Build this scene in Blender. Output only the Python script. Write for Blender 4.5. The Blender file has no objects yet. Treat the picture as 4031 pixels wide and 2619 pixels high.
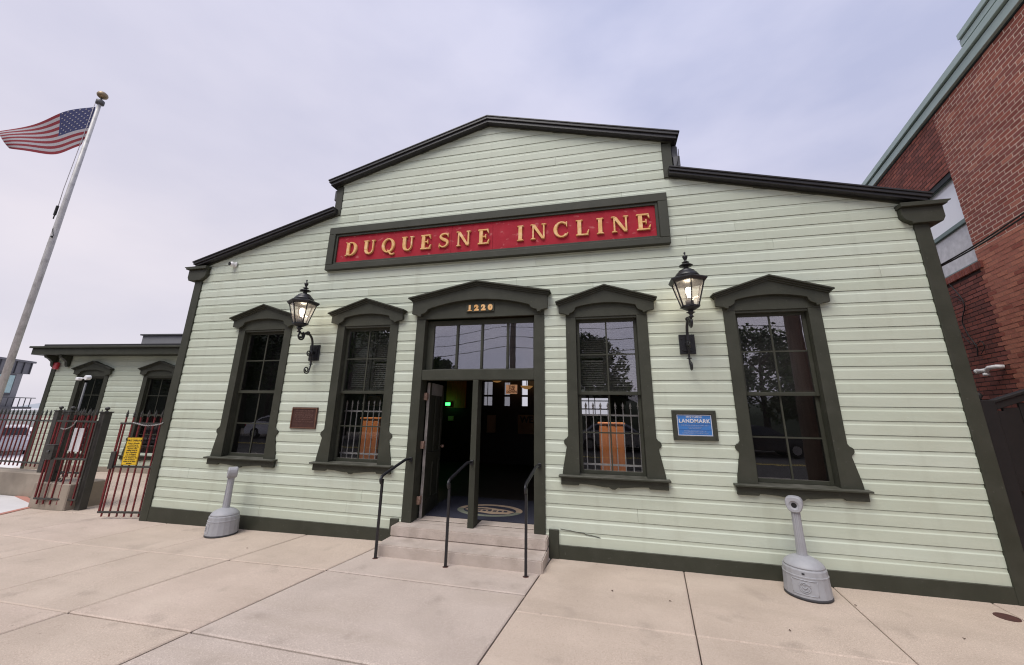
import bpy, bmesh, math, random
from mathutils import Vector, Matrix
random.seed(7)
R = math.radians
scene = bpy.context.scene
COL = scene.collection

# ------------------------------------------------------------------ camera
CAM = Vector((1.8834, -5.6, 1.84))
cd = bpy.data.cameras.new('camera')
cam = bpy.data.objects.new('camera', cd)
COL.objects.link(cam)
cd.sensor_width = 36.0
cd.lens = 13.5211
cd.shift_y = -0.02195
cd.clip_start = 0.05
cd.clip_end = 2000
c_r = Vector((0.97292982, 0.23062909, 0.01475742))
c_u = Vector((0.04499295, -0.25166804, 0.96676721))
c_f = Vector((-0.22667861, 0.93993267, 0.25523203))
cam.matrix_world = Matrix(((c_r.x, c_u.x, -c_f.x, CAM.x), (c_r.y, c_u.y, -c_f.y, CAM.y),
                           (c_r.z, c_u.z, -c_f.z, CAM.z), (0, 0, 0, 1)))
scene.camera = cam

# ------------------------------------------------------------------ world: overcast sky
SUN_EL, SUN_AZ = R(58), R(202)      # azimuth clockwise from +Y; the light comes from behind the camera
world = bpy.data.worlds.new('World')
scene.world = world
world.use_nodes = True
nt = world.node_tree
nt.nodes.clear()
N = nt.nodes.new
L = nt.links.new
wout = N('ShaderNodeOutputWorld')
sky = N('ShaderNodeTexSky')
sky.sky_type = 'NISHITA'
sky.sun_disc = False
sky.sun_elevation = SUN_EL
sky.sun_rotation = SUN_AZ
bg1 = N('ShaderNodeBackground')
bg1.inputs[1].default_value = 0.06
L(sky.outputs[0], bg1.inputs[0])
tc = N('ShaderNodeTexCoord')
sep = N('ShaderNodeSeparateXYZ')
L(tc.outputs['Generated'], sep.inputs[0])
ramp = N('ShaderNodeValToRGB')
els = ramp.color_ramp.elements
els[0].position, els[0].color = 0.0, (0.350, 0.345, 0.400, 1)
els[1].position, els[1].color = 0.75, (0.318, 0.335, 0.445, 1)
e = els.new(0.30); e.color = (0.385, 0.375, 0.430, 1)
e = els.new(0.5); e.color = (0.338, 0.346, 0.440, 1)
L(sep.outputs[2], ramp.inputs[0])
mp = N('ShaderNodeMapping')
mp.inputs['Scale'].default_value = (1.0, 1.0, 2.2)
L(tc.outputs['Generated'], mp.inputs[0])
nz = N('ShaderNodeTexNoise')
nz.inputs['Scale'].default_value = 2.1
nz.inputs['Detail'].default_value = 5
nz.inputs['Roughness'].default_value = 0.5
L(mp.outputs[0], nz.inputs['Vector'])
cr = N('ShaderNodeValToRGB')
cr.color_ramp.elements[0].position, cr.color_ramp.elements[0].color = 0.36, (0.83, 0.845, 0.90, 1)
cr.color_ramp.elements[1].position, cr.color_ramp.elements[1].color = 0.66, (1.15, 1.11, 1.07, 1)
L(nz.outputs[0], cr.inputs[0])
mul = N('ShaderNodeMixRGB')
mul.blend_type = 'MULTIPLY'
mul.inputs[0].default_value = 1.0
L(ramp.outputs[0], mul.inputs[1])
L(cr.outputs[0], mul.inputs[2])
# thin cloud towards the west (left) lets a little more warm light through
vm = N('ShaderNodeVectorMath'); vm.operation = 'DOT_PRODUCT'
vm.inputs[1].default_value = Vector((-0.9, 0.42, 0.12)).normalized()
L(tc.outputs['Generated'], vm.inputs[0])
mr = N('ShaderNodeMapRange'); mr.inputs[1].default_value = 0.35; mr.inputs[2].default_value = 0.97
mr.inputs[3].default_value = 0.0; mr.inputs[4].default_value = 0.5
L(vm.outputs['Value'], mr.inputs[0])
mx = N('ShaderNodeMixRGB'); mx.inputs[2].default_value = (0.455, 0.425, 0.455, 1)
L(mr.outputs[0], mx.inputs[0])
L(mul.outputs[0], mx.inputs[1])
bg2 = N('ShaderNodeBackground')
bg2.inputs[1].default_value = 1.0
L(mx.outputs[0], bg2.inputs[0])
ms = N('ShaderNodeMixShader')
ms.inputs[0].default_value = 0.94
L(bg1.outputs[0], ms.inputs[1])
L(bg2.outputs[0], ms.inputs[2])
L(ms.outputs[0], wout.inputs[0])

# ------------------------------------------------------------------ soft sun behind the cloud
sd = bpy.data.lights.new('sun', 'SUN')
sd.energy = 1.5
sd.angle = R(36)
sd.color = (1.0, 0.955, 0.89)
sun = bpy.data.objects.new('sun', sd)
COL.objects.link(sun)
sdir = Vector((math.sin(SUN_AZ) * math.cos(SUN_EL), math.cos(SUN_AZ) * math.cos(SUN_EL), math.sin(SUN_EL)))
sun.rotation_euler = sdir.to_track_quat('Z', 'Y').to_euler()
sun.location = (0, -10, 20)

scene.view_settings.view_transform = 'Standard'
scene.view_settings.look = 'None'
scene.view_settings.exposure = 0.96
scene.view_settings.gamma = 1.0
scene.cycles.filter_width = 1.15
scene.view_settings.use_curve_mapping = False

# ------------------------------------------------------------------ helpers: materials
def mk(name, c1, c2=None, scale=6.0, rough=0.6, rough2=None, bump=0.0, bscale=60.0, metal=0.0, spec=0.5,
       speck=None, speck_scale=220.0, speck_amt=0.5, stretch=(1, 1, 1), emit=None, emit_s=0.0, stain=None, stain_scale=1.2, stain_amt=0.4):
    m = bpy.data.materials.new(name)
    m.use_nodes = True
    t = m.node_tree
    b = t.nodes['Principled BSDF']
    b.inputs['Metallic'].default_value = metal
    b.inputs['Roughness'].default_value = rough
    b.inputs['Specular IOR Level'].default_value = spec
    co = t.nodes.new('ShaderNodeTexCoord')
    mpn = t.nodes.new('ShaderNodeMapping')
    mpn.inputs['Scale'].default_value = stretch
    t.links.new(co.outputs['Object'], mpn.inputs[0])
    col = None
    if c2 is None:
        c2 = tuple(x * 0.82 for x in c1)
    n = t.nodes.new('ShaderNodeTexNoise')
    n.inputs['Scale'].default_value = scale
    n.inputs['Detail'].default_value = 6
    n.inputs['Roughness'].default_value = 0.62
    t.links.new(mpn.outputs[0], n.inputs['Vector'])
    rp = t.nodes.new('ShaderNodeValToRGB')
    rp.color_ramp.elements[0].position, rp.color_ramp.elements[0].color = 0.33, (*c2, 1)
    rp.color_ramp.elements[1].position, rp.color_ramp.elements[1].color = 0.67, (*c1, 1)
    t.links.new(n.outputs[0], rp.inputs[0])
    col = rp.outputs[0]
    def layer(col, colr, sc, lo, hi, amt, detail=3):
        n2 = t.nodes.new('ShaderNodeTexNoise')
        n2.inputs['Scale'].default_value = sc
        n2.inputs['Detail'].default_value = detail
        t.links.new(co.outputs['Object'], n2.inputs['Vector'])
        mr_ = t.nodes.new('ShaderNodeMapRange')
        mr_.inputs[1].default_value, mr_.inputs[2].default_value = lo, hi
        mr_.inputs[3].default_value, mr_.inputs[4].default_value = 0, amt
        t.links.new(n2.outputs[0], mr_.inputs[0])
        mxx = t.nodes.new('ShaderNodeMixRGB')
        mxx.inputs[2].default_value = (*colr, 1)
        t.links.new(mr_.outputs[0], mxx.inputs[0])
        t.links.new(col, mxx.inputs[1])
        return mxx.outputs[0]
    if speck:
        col = layer(col, speck[0], speck_scale, 0.54, 0.64, speck_amt, 2)
        if len(speck) > 1:
            col = layer(col, speck[1], speck_scale * 0.8 + 31, 0.56, 0.66, speck_amt, 2)
    if stain:
        col = layer(col, stain, stain_scale, 0.48, 0.72, stain_amt, 6)
    t.links.new(col, b.inputs['Base Color'])
    if bump > 0:
        n3 = t.nodes.new('ShaderNodeTexNoise')
        n3.inputs['Scale'].default_value = bscale
        n3.inputs['Detail'].default_value = 4
        t.links.new(mpn.outputs[0], n3.inputs['Vector'])
        bp = t.nodes.new('ShaderNodeBump')
        bp.inputs['Strength'].default_value = bump
        bp.inputs['Distance'].default_value = 0.01
        t.links.new(n3.outputs[0], bp.inputs['Height'])
        t.links.new(bp.outputs[0], b.inputs['Normal'])
    if rough2 is not None:
        mr2 = t.nodes.new('ShaderNodeMapRange')
        mr2.inputs[3].default_value, mr2.inputs[4].default_value = rough, rough2
        t.links.new(n.outputs[0], mr2.inputs[0])
        t.links.new(mr2.outputs[0], b.inputs['Roughness'])
    if emit:
        b.inputs['Emission Color'].default_value = (*emit, 1)
        b.inputs['Emission Strength'].default_value = emit_s
    return m

def mk_glass(name, ior=1.55, tint=(0.85, 0.88, 0.88), rough=0.0, wav=0.0):
    m = bpy.data.materials.new(name)
    m.use_nodes = True
    t = m.node_tree
    t.nodes.clear()
    o = t.nodes.new('ShaderNodeOutputMaterial')
    tr = t.nodes.new('ShaderNodeBsdfTransparent'); tr.inputs[0].default_value = (*tint, 1)
    gl = t.nodes.new('ShaderNodeBsdfGlossy'); gl.inputs['Roughness'].default_value = rough
    gl.inputs[0].default_value = (0.95, 0.93, 0.97, 1)
    f0 = ((ior - 1) / (ior + 1)) ** 2
    lw = t.nodes.new('ShaderNodeLayerWeight'); lw.inputs[0].default_value = 0.5
    pw = t.nodes.new('ShaderNodeMath'); pw.operation = 'POWER'; pw.inputs[1].default_value = 5.0
    t.links.new(lw.outputs['Facing'], pw.inputs[0])
    fr = t.nodes.new('ShaderNodeMapRange'); fr.inputs[3].default_value = f0; fr.inputs[4].default_value = 1.0
    t.links.new(pw.outputs[0], fr.inputs[0])
    mx_ = t.nodes.new('ShaderNodeMixShader')
    t.links.new(fr.outputs[0], mx_.inputs[0])
    t.links.new(tr.outputs[0], mx_.inputs[1]); t.links.new(gl.outputs[0], mx_.inputs[2])
    t.links.new(mx_.outputs[0], o.inputs[0])
    if wav:
        co = t.nodes.new('ShaderNodeTexCoord')
        n3 = t.nodes.new('ShaderNodeTexNoise'); n3.inputs['Scale'].default_value = 2.6
        t.links.new(co.outputs['Object'], n3.inputs['Vector'])
        bp = t.nodes.new('ShaderNodeBump'); bp.inputs['Strength'].default_value = wav; bp.inputs['Distance'].default_value = 0.02
        t.links.new(n3.outputs[0], bp.inputs['Height'])
        t.links.new(bp.outputs[0], gl.inputs['Normal'])
    return m

def mk_flag():
    return None

M = {}
M['siding'] = mk('siding_paint', (0.505, 0.55, 0.450), (0.465, 0.51, 0.412), scale=1.6, rough=0.5, bump=0.12, bscale=38, stretch=(0.5, 1, 6),
                 stain=(0.43, 0.455, 0.355), stain_scale=2.2, stain_amt=0.4)
def add_layer(m, colr, scale, lo, hi, amt, detail=4, kind='noise', up=False):
    t = m.node_tree; b = t.nodes['Principled BSDF']
    prev = b.inputs['Base Color'].links[0].from_socket
    co = t.nodes.new('ShaderNodeTexCoord'); mp_ = t.nodes.new('ShaderNodeMapping'); mp_.inputs['Scale'].default_value = scale if isinstance(scale, tuple) else (scale,) * 3
    t.links.new(co.outputs['Object'], mp_.inputs[0])
    if kind == 'noise':
        n_ = t.nodes.new('ShaderNodeTexNoise'); n_.inputs['Scale'].default_value = 1.0; n_.inputs['Detail'].default_value = detail; out = n_.outputs[0]
    else:
        n_ = t.nodes.new('ShaderNodeTexVoronoi'); n_.inputs['Scale'].default_value = 1.0
        n_.feature = 'DISTANCE_TO_EDGE' if kind == 'crack' else 'F1'; out = n_.outputs['Distance']
    t.links.new(mp_.outputs[0], n_.inputs['Vector'])
    mr_ = t.nodes.new('ShaderNodeMapRange')
    mr_.inputs[1].default_value, mr_.inputs[2].default_value = lo, hi
    mr_.inputs[3].default_value, mr_.inputs[4].default_value = (0, amt) if kind == 'noise' else (amt, 0)
    t.links.new(out, mr_.inputs[0])
    fac = mr_.outputs[0]
    if kind != 'noise':
        n2 = t.nodes.new('ShaderNodeTexNoise'); n2.inputs['Scale'].default_value = 0.9; n2.inputs['Detail'].default_value = 2
        t.links.new(co.outputs['Object'], n2.inputs['Vector'])
        m2 = t.nodes.new('ShaderNodeMapRange'); m2.inputs[1].default_value, m2.inputs[2].default_value = 0.5, 0.6
        t.links.new(n2.outputs[0], m2.inputs[0])
        mm = t.nodes.new('ShaderNodeMath'); mm.operation = 'MULTIPLY'
        t.links.new(fac, mm.inputs[0]); t.links.new(m2.outputs[0], mm.inputs[1]); fac = mm.outputs[0]
        if kind == 'crack':   # wander
            n3 = t.nodes.new('ShaderNodeTexNoise'); n3.inputs['Scale'].default_value = 5; n3.inputs['Detail'].default_value = 4
            t.links.new(co.outputs['Object'], n3.inputs['Vector'])
            ad = t.nodes.new('ShaderNodeMixRGB'); ad.blend_type = 'ADD'; ad.inputs[0].default_value = 0.35
            t.links.new(mp_.outputs[0], ad.inputs[1]); t.links.new(n3.outputs['Color'], ad.inputs[2]); t.links.new(ad.outputs[0], n_.inputs['Vector'])
    if up:                    # only on surfaces that face up (settled dust)
        g = t.nodes.new('ShaderNodeNewGeometry'); sp = t.nodes.new('ShaderNodeSeparateXYZ'); t.links.new(g.outputs['True Normal'], sp.inputs[0])
        m3 = t.nodes.new('ShaderNodeMapRange'); m3.inputs[1].default_value, m3.inputs[2].default_value = 0.4, 0.8
        t.links.new(sp.outputs[2], m3.inputs[0])
        mm = t.nodes.new('ShaderNodeMath'); mm.operation = 'MULTIPLY'
        t.links.new(fac, mm.inputs[0]); t.links.new(m3.outputs[0], mm.inputs[1]); fac = mm.outputs[0]
    mxx = t.nodes.new('ShaderNodeMixRGB'); mxx.inputs[2].default_value = (*colr, 1)
    t.links.new(fac, mxx.inputs[0]); t.links.new(prev, mxx.inputs[1]); t.links.new(mxx.outputs[0], b.inputs['Base Color'])
M['siding2'] = mk('siding_paint_light', (0.53, 0.58, 0.485), (0.495, 0.545, 0.45), scale=2.3, rough=0.52, bump=0.12, bscale=44, stretch=(0.5, 1, 6),
                  stain=(0.45, 0.47, 0.37), stain_scale=3.1, stain_amt=0.35)
M['trim'] = mk('dark_olive_paint', (0.040, 0.042, 0.029), (0.031, 0.033, 0.022), scale=3.0, rough=0.5, rough2=0.65, spec=0.35, bump=0.12, bscale=30,
               stain=(0.056, 0.056, 0.043), stain_scale=5, stain_amt=0.4)
M['siding3'] = mk('siding_paint_patched', (0.485, 0.535, 0.432), (0.455, 0.50, 0.40), scale=1.9, rough=0.5, bump=0.14, bscale=34, stretch=(0.5, 1, 6), stain=(0.42, 0.44, 0.345), stain_scale=2.7, stain_amt=0.4)
for k_ in ('siding', 'siding2', 'siding3'):
    add_layer(M[k_], (0.34, 0.355, 0.275), (5.0, 1.0, 0.35), 0.56, 0.76, 0.30, 3)
    add_layer(M[k_], (0.66, 0.69, 0.60), (22.0, 1.0, 40.0), 0.66, 0.74, 0.35, 3)
add_layer(M['trim'], (0.15, 0.145, 0.125), 6.0, 0.25, 0.7, 0.55, 4, up=True)
add_layer(M['trim'], (0.12, 0.115, 0.10), 26.0, 0.68, 0.74, 0.35, 3)
M['roof'] = mk('roof_edge_metal', (0.020, 0.019, 0.020), (0.014, 0.013, 0.014), scale=4, rough=0.45, bump=0.05)
M['sheath'] = mk('sheathing', (0.02, 0.02, 0.016), rough=0.9)
M['glass'] = mk_glass('window_glass', 2.5, (0.95, 0.95, 0.95), wav=0.018)
M['glass_low'] = mk_glass('window_glass_low', 1.6, (0.97, 0.97, 0.96), wav=0.018)
M['glass_dark'] = mk_glass('window_glass_dark', 2.0, (0.6, 0.6, 0.6), wav=0.018)
M['clear'] = mk_glass('clear_glass', 1.25, (0.96, 0.96, 0.95))
M['lampglass'] = mk_glass('lamp_glass', 1.5, (0.95, 0.93, 0.92), rough=0.12)
_t = M['lampglass'].node_tree
_d = _t.nodes.new('ShaderNodeBsdfTranslucent'); _d.inputs[0].default_value = (0.85, 0.80, 0.79, 1)
_f = _t.nodes.new('ShaderNodeBsdfDiffuse'); _f.inputs[0].default_value = (0.85, 0.80, 0.79, 1)
_a = _t.nodes.new('ShaderNodeMixShader'); _a.inputs[0].default_value = 0.5
_t.links.new(_d.outputs[0], _a.inputs[1]); _t.links.new(_f.outputs[0], _a.inputs[2])
_o = [n for n in _t.nodes if n.type == 'OUTPUT_MATERIAL'][0]
_m = _t.nodes.new('ShaderNodeMixShader'); _m.inputs[0].default_value = 0.10
_t.links.new(_o.inputs[0].links[0].from_socket, _m.inputs[1]); _t.links.new(_a.outputs[0], _m.inputs[2]); _t.links.new(_m.outputs[0], _o.inputs[0])
M['red'] = mk('sign_red_paint', (0.36, 0.016, 0.032), (0.31, 0.014, 0.027), scale=4, rough=0.7, spec=0.2, stain=(0.42, 0.06, 0.07), stain_scale=9, stain_amt=0.25, bump=0.08)
add_layer(M['red'], (0.55, 0.20, 0.19), (9.0, 9.0, 14.0), 0.62, 0.70, 0.45, 5)
M['gold'] = mk('letter_gold_paint', (0.74, 0.43, 0.16), (0.62, 0.33, 0.10), scale=9, rough=0.55, stain=(0.84, 0.60, 0.36), stain_scale=14, stain_amt=0.7)
M['iron'] = mk('black_iron', (0.012, 0.012, 0.014), (0.008, 0.008, 0.01), scale=20, rough=0.4, bump=0.1, bscale=90)
M['rail'] = mk('rail_iron', (0.014, 0.014, 0.017), (0.009, 0.009, 0.011), scale=20, rough=0.38, bump=0.06)
M['fencered'] = mk('picket_red_paint', (0.17, 0.014, 0.018), (0.12, 0.011, 0.013), scale=12, rough=0.5, stain=(0.04, 0.012, 0.01), stain_scale=20, stain_amt=0.5)
M['fencedark'] = mk('fence_dark_paint', (0.045, 0.043, 0.038), (0.032, 0.031, 0.027), scale=12, rough=0.5)
M['walk'] = mk('sidewalk_concrete', (0.51, 0.42, 0.345), (0.45, 0.368, 0.30), scale=1.4, rough=0.85, bump=0.22, bscale=160,
               speck=((0.68, 0.56, 0.46), (0.30, 0.225, 0.17)), speck_scale=95, speck_amt=0.55, stain=(0.37, 0.30, 0.24), stain_scale=0.9, stain_amt=0.5)
M['walk2'] = mk('sidewalk_concrete_grey', (0.495, 0.42, 0.365), (0.435, 0.365, 0.315), scale=1.7, rough=0.85, bump=0.22, bscale=160,
                speck=((0.66, 0.57, 0.50), (0.28, 0.225, 0.185)), speck_scale=95, speck_amt=0.55, stain=(0.34, 0.285, 0.245), stain_scale=1.1, stain_amt=0.5)
M['walk3'] = mk('sidewalk_concrete_pink', (0.525, 0.43, 0.358), (0.465, 0.378, 0.31), scale=1.2, rough=0.85, bump=0.22, bscale=160,
                speck=((0.69, 0.57, 0.48), (0.31, 0.225, 0.18)), speck_scale=95, speck_amt=0.55, stain=(0.385, 0.305, 0.25), stain_scale=0.8, stain_amt=0.5)
for k_ in ('walk', 'walk2', 'walk3'):
    add_layer(M[k_], (0.20, 0.165, 0.135), 2.6, 0.60, 0.78, 0.45, 6)
    add_layer(M[k_], (0.17, 0.14, 0.12), 4.2, 0.025, 0.05, 0.6, kind='spot')
    add_layer(M[k_], (0.30, 0.245, 0.20), 0.28, 0.0008, 0.0022, 0.45, kind='crack')
    add_layer(M[k_], (0.36, 0.295, 0.235), (0.5, 3.0, 1.0), 0.50, 0.72, 0.35, 5)
    add_layer(M[k_], (0.62, 0.53, 0.44), 1.1, 0.58, 0.75, 0.35, 5)
M['joint'] = mk('pavement_joint_fill', (0.06, 0.055, 0.05), rough=0.9)
M['step'] = mk('step_concrete', (0.52, 0.445, 0.39), (0.41, 0.345, 0.295), scale=3, rough=0.8, bump=0.2, bscale=120,
               speck=((0.52, 0.46, 0.42), (0.22, 0.185, 0.16)), speck_scale=110, speck_amt=0.4, stain=(0.25, 0.205, 0.165), stain_scale=3.5, stain_amt=0.45)
M['wallcon'] = mk('retaining_concrete', (0.33, 0.28, 0.225), (0.25, 0.21, 0.165), scale=2.2, rough=0.85, bump=0.15, bscale=70, stain=(0.17, 0.14, 0.11), stain_scale=2.5, stain_amt=0.5)
M['binplastic'] = mk('grey_plastic', (0.345, 0.35, 0.37), (0.305, 0.31, 0.33), scale=9, rough=0.5, bump=0.15, bscale=200, stain=(0.25, 0.24, 0.245), stain_scale=11, stain_amt=0.3)
M['bindark'] = mk('dark_rubber', (0.05, 0.05, 0.055), rough=0.7)
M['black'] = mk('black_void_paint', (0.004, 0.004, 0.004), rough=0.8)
M['bronze'] = mk('bronze_plate', (0.085, 0.038, 0.03), (0.06, 0.028, 0.023), scale=14, rough=0.45, metal=0.3, bump=0.1)
M['bronzelt'] = mk('bronze_edge', (0.22, 0.115, 0.075), (0.16, 0.08, 0.055), scale=14, rough=0.4, metal=0.4)
M['bronzetx'] = mk('bronze_letter', (0.21, 0.12, 0.10), rough=0.45, metal=0.3)
M['blue'] = mk('blue_enamel', (0.045, 0.175, 0.46), (0.038, 0.15, 0.41), scale=5, rough=0.45)
M['bluedk'] = mk('blue_enamel_dark', (0.02, 0.085, 0.28), rough=0.45)
M['silver'] = mk('silver_letter', (0.72, 0.72, 0.75), rough=0.4, metal=0.2)
M['silverdim'] = mk('silver_letter_small', (0.30, 0.38, 0.58), rough=0.45)
M['white'] = mk('white_plastic', (0.78, 0.78, 0.78), (0.72, 0.72, 0.72), rough=0.4)
M['paper'] = mk('white_paper', (0.8, 0.8, 0.82), rough=0.7)
M['yellow'] = mk('yellow_sign', (0.72, 0.47, 0.02), (0.66, 0.42, 0.02), scale=8, rough=0.5)
M['ink'] = mk('black_print', (0.012, 0.011, 0.01), rough=0.6)
M['alarm'] = mk('red_alarm_plastic', (0.42, 0.02, 0.03), rough=0.35)
M['pole'] = mk('brushed_aluminium', (0.56, 0.55, 0.54), (0.42, 0.41, 0.40), scale=14, rough=0.5, metal=0.15, stretch=(6, 6, 0.7), stain=(0.22, 0.21, 0.205), stain_scale=7, stain_amt=0.5)
M['brass'] = mk('weathered_gold_ball', (0.30, 0.22, 0.13), (0.22, 0.17, 0.11), rough=0.45, metal=0.5)
M['greymetal'] = mk('grey_metal', (0.11, 0.11, 0.115), rough=0.5, metal=0.3)
M['flagred'] = mk('flag_red_cloth', (0.24, 0.018, 0.03), (0.20, 0.015, 0.025), scale=30, rough=0.85)
M['flagwhite'] = mk('flag_white_cloth', (0.42, 0.40, 0.42), (0.37, 0.35, 0.37), scale=30, rough=0.85)
M['flagblue'] = mk('flag_blue_cloth', (0.035, 0.042, 0.13), (0.03, 0.035, 0.11), scale=30, rough=0.85)
M['copper'] = mk('worn_hinge_plate', (0.46, 0.30, 0.23), (0.26, 0.17, 0.13), scale=30, rough=0.45, metal=0.4)
M['dooredge'] = mk('chipped_door_edge', (0.33, 0.30, 0.28), (0.09, 0.088, 0.075), scale=9, rough=0.6, stretch=(1, 1, 0.5))
M['oldwhite'] = mk('worn_white_door_paint', (0.40, 0.39, 0.38), (0.27, 0.265, 0.26), scale=5, rough=0.6)
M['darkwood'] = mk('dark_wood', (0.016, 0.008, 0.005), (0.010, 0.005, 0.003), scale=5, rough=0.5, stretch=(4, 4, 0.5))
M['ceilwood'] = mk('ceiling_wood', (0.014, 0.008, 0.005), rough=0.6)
M['redwood'] = mk('reddish_wood_panel', (0.42, 0.12, 0.03), (0.32, 0.085, 0.022), scale=6, rough=0.5, stretch=(6, 6, 0.4))
M['orange'] = mk('varnished_pine', (0.50, 0.205, 0.085), (0.40, 0.15, 0.055), scale=5, rough=0.4, stretch=(5, 5, 0.35))
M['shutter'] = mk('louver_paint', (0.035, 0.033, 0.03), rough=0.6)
M['louver'] = mk('louver_slat_paint', (0.085, 0.083, 0.075), (0.065, 0.063, 0.057), rough=0.6)
M['guard'] = mk('grey_iron_guard', (0.36, 0.35, 0.35), (0.26, 0.25, 0.25), scale=20, rough=0.5)
M['mat'] = mk('navy_carpet', (0.030, 0.032, 0.055), (0.018, 0.02, 0.036), scale=120, rough=0.95, bump=0.4, bscale=300)
M['mattan'] = mk('tan_carpet', (0.44, 0.33, 0.24), (0.34, 0.25, 0.18), scale=120, rough=0.95)
M['matgreen'] = mk('grey_green_carpet', (0.20, 0.215, 0.17), (0.15, 0.16, 0.125), scale=60, rough=0.95)
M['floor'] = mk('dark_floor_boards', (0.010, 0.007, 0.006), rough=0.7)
M['poster'] = mk('cream_poster', (0.55, 0.42, 0.24), (0.48, 0.36, 0.2), rough=0.7)
M['tan'] = mk('tan_board', (0.36, 0.2, 0.10), rough=0.7)
M['redink'] = mk('red_print', (0.30, 0.03, 0.015), rough=0.6)
M['exit'] = mk('exit_glow', (0.02, 0.4, 0.08), rough=0.4, emit=(0.06, 1.0, 0.16), emit_s=1.6)
M['carsign'] = mk('backlit_sign_glass', (0.7, 0.4, 0.24), rough=0.4, emit=(1.0, 0.50, 0.26), emit_s=0.16)
M['bowl'] = mk('amber_lamp_bowl', (0.5, 0.25, 0.08), rough=0.35, emit=(1.0, 0.50, 0.16), emit_s=0.10)
M['bulb'] = mk('lit_bulb', (0.9, 0.85, 0.75), rough=0.3, emit=(1.0, 0.86, 0.68), emit_s=6.0)
M['tube'] = mk('frosted_bulb_glow', (0.9, 0.9, 0.9), rough=0.3, emit=(1.0, 0.9, 0.78), emit_s=2.0)
M['copperg'] = mk('pale_green_coping', (0.36, 0.46, 0.42), (0.30, 0.40, 0.36), scale=2, rough=0.4, bump=0.04)
M['copedark'] = mk('coping_gap', (0.012, 0.02, 0.022), rough=0.7)
M['greenframe'] = mk('green_window_frame', (0.12, 0.19, 0.17), (0.09, 0.15, 0.13), rough=0.4)
BRICK = [mk('brick_face_%s' % n, c, tuple(x * 0.74 for x in c), scale=26, rough=0.85, bump=0.25, bscale=120, stain=tuple(x * 0.6 for x in c), stain_scale=60, stain_amt=0.4)
         for n, c in (('deep', (0.27, 0.070, 0.045)), ('plum', (0.31, 0.092, 0.066)), ('warm', (0.37, 0.105, 0.066)),
                      ('dusk', (0.20, 0.055, 0.038)), ('rose', (0.50, 0.18, 0.115)), ('coral', (0.58, 0.22, 0.135)))]
for b_ in BRICK: add_layer(b_, (0.09, 0.04, 0.03), 1.3, 0.52, 0.75, 0.3, 6)
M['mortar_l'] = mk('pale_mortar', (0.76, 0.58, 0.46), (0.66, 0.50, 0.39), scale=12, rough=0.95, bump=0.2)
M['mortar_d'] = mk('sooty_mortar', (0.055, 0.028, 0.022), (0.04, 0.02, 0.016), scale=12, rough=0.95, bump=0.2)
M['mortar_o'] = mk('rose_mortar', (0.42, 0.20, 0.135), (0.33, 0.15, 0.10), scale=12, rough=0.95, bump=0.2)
M['curtain'] = mk('lace_curtain', (0.60, 0.60, 0.60), (0.44, 0.44, 0.44), scale=9, rough=0.25, spec=0.8)
M['sky_glare'] = mk('painted_sky_reflection', (0.88, 0.9, 0.92), (0.86, 0.88, 0.9), rough=0.08, spec=1.0)  # near-white colour stands in for sky reflected in the brick building's upper pane
M['blackpaint'] = mk('black_gate_paint', (0.009, 0.008, 0.008), (0.006, 0.006, 0.006), scale=10, rough=0.6)
M['rawwood'] = mk('raw_pine_strip', (0.40, 0.23, 0.115), (0.30, 0.165, 0.08), scale=10, rough=0.7, stretch=(6, 6, 0.6))
M['rust'] = mk('rusty_iron', (0.085, 0.03, 0.022), (0.05, 0.02, 0.016), scale=30, rough=0.8, bump=0.4, bscale=120)
M['leafdry'] = mk('dry_leaf', (0.07, 0.035, 0.02), rough=0.9)
M['asphalt'] = mk('road_asphalt', (0.055, 0.053, 0.052), (0.042, 0.041, 0.04), scale=3, rough=0.9, bump=0.2, speck=((0.12, 0.115, 0.11),), speck_scale=120)
M['paint'] = mk('road_paint', (0.7, 0.55, 0.12), rough=0.7)
M['kerb'] = mk('kerb_concrete', (0.36, 0.33, 0.29), rough=0.85, bump=0.1)
M['plaza'] = mk('pale_plaza', (0.72, 0.70, 0.68), (0.66, 0.64, 0.62), scale=1, rough=0.85)
M['patch'] = mk('pale_patch', (0.62, 0.60, 0.585), (0.55, 0.53, 0.515), scale=2, rough=0.85, bump=0.1)
M['pinkline'] = mk('faded_red_line', (0.46, 0.21, 0.16), (0.40, 0.19, 0.145), scale=6, rough=0.85)
M['terrain'] = mk('distant_terrain', (0.20, 0.215, 0.20), (0.15, 0.165, 0.155), scale=0.02, rough=0.95)
M['hill'] = mk('wooded_hill', (0.05, 0.065, 0.04), (0.03, 0.04, 0.025), scale=0.6, rough=0.95)
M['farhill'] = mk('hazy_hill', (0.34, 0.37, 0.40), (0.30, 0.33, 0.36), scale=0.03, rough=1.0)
M['bark'] = mk('bark', (0.06, 0.05, 0.042), (0.035, 0.03, 0.025), scale=12, rough=0.9, bump=0.3, stretch=(3, 3, 0.5))
M['leaf1'] = mk('leaf_mid', (0.062, 0.095, 0.035), (0.045, 0.075, 0.025), scale=3, rough=0.6)
M['leaf2'] = mk('leaf_deep', (0.040, 0.065, 0.024), (0.03, 0.05, 0.018), scale=3, rough=0.6)
M['pole_wood'] = mk('pole_wood', (0.15, 0.12, 0.10), (0.10, 0.08, 0.065), scale=5, rough=0.9, stretch=(5, 5, 0.3))
M['cable'] = mk('cable_rubber', (0.008, 0.008, 0.008), rough=0.6)
M['carwhite'] = mk('car_white', (0.72, 0.72, 0.72), (0.70, 0.70, 0.70), rough=0.25)
M['carsilver'] = mk('car_silver', (0.42, 0.42, 0.43), rough=0.25, metal=0.4)
M['cardark'] = mk('car_dark', (0.03, 0.032, 0.036), rough=0.25)
M['carglass'] = mk('car_window', (0.015, 0.018, 0.02), rough=0.05)
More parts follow.
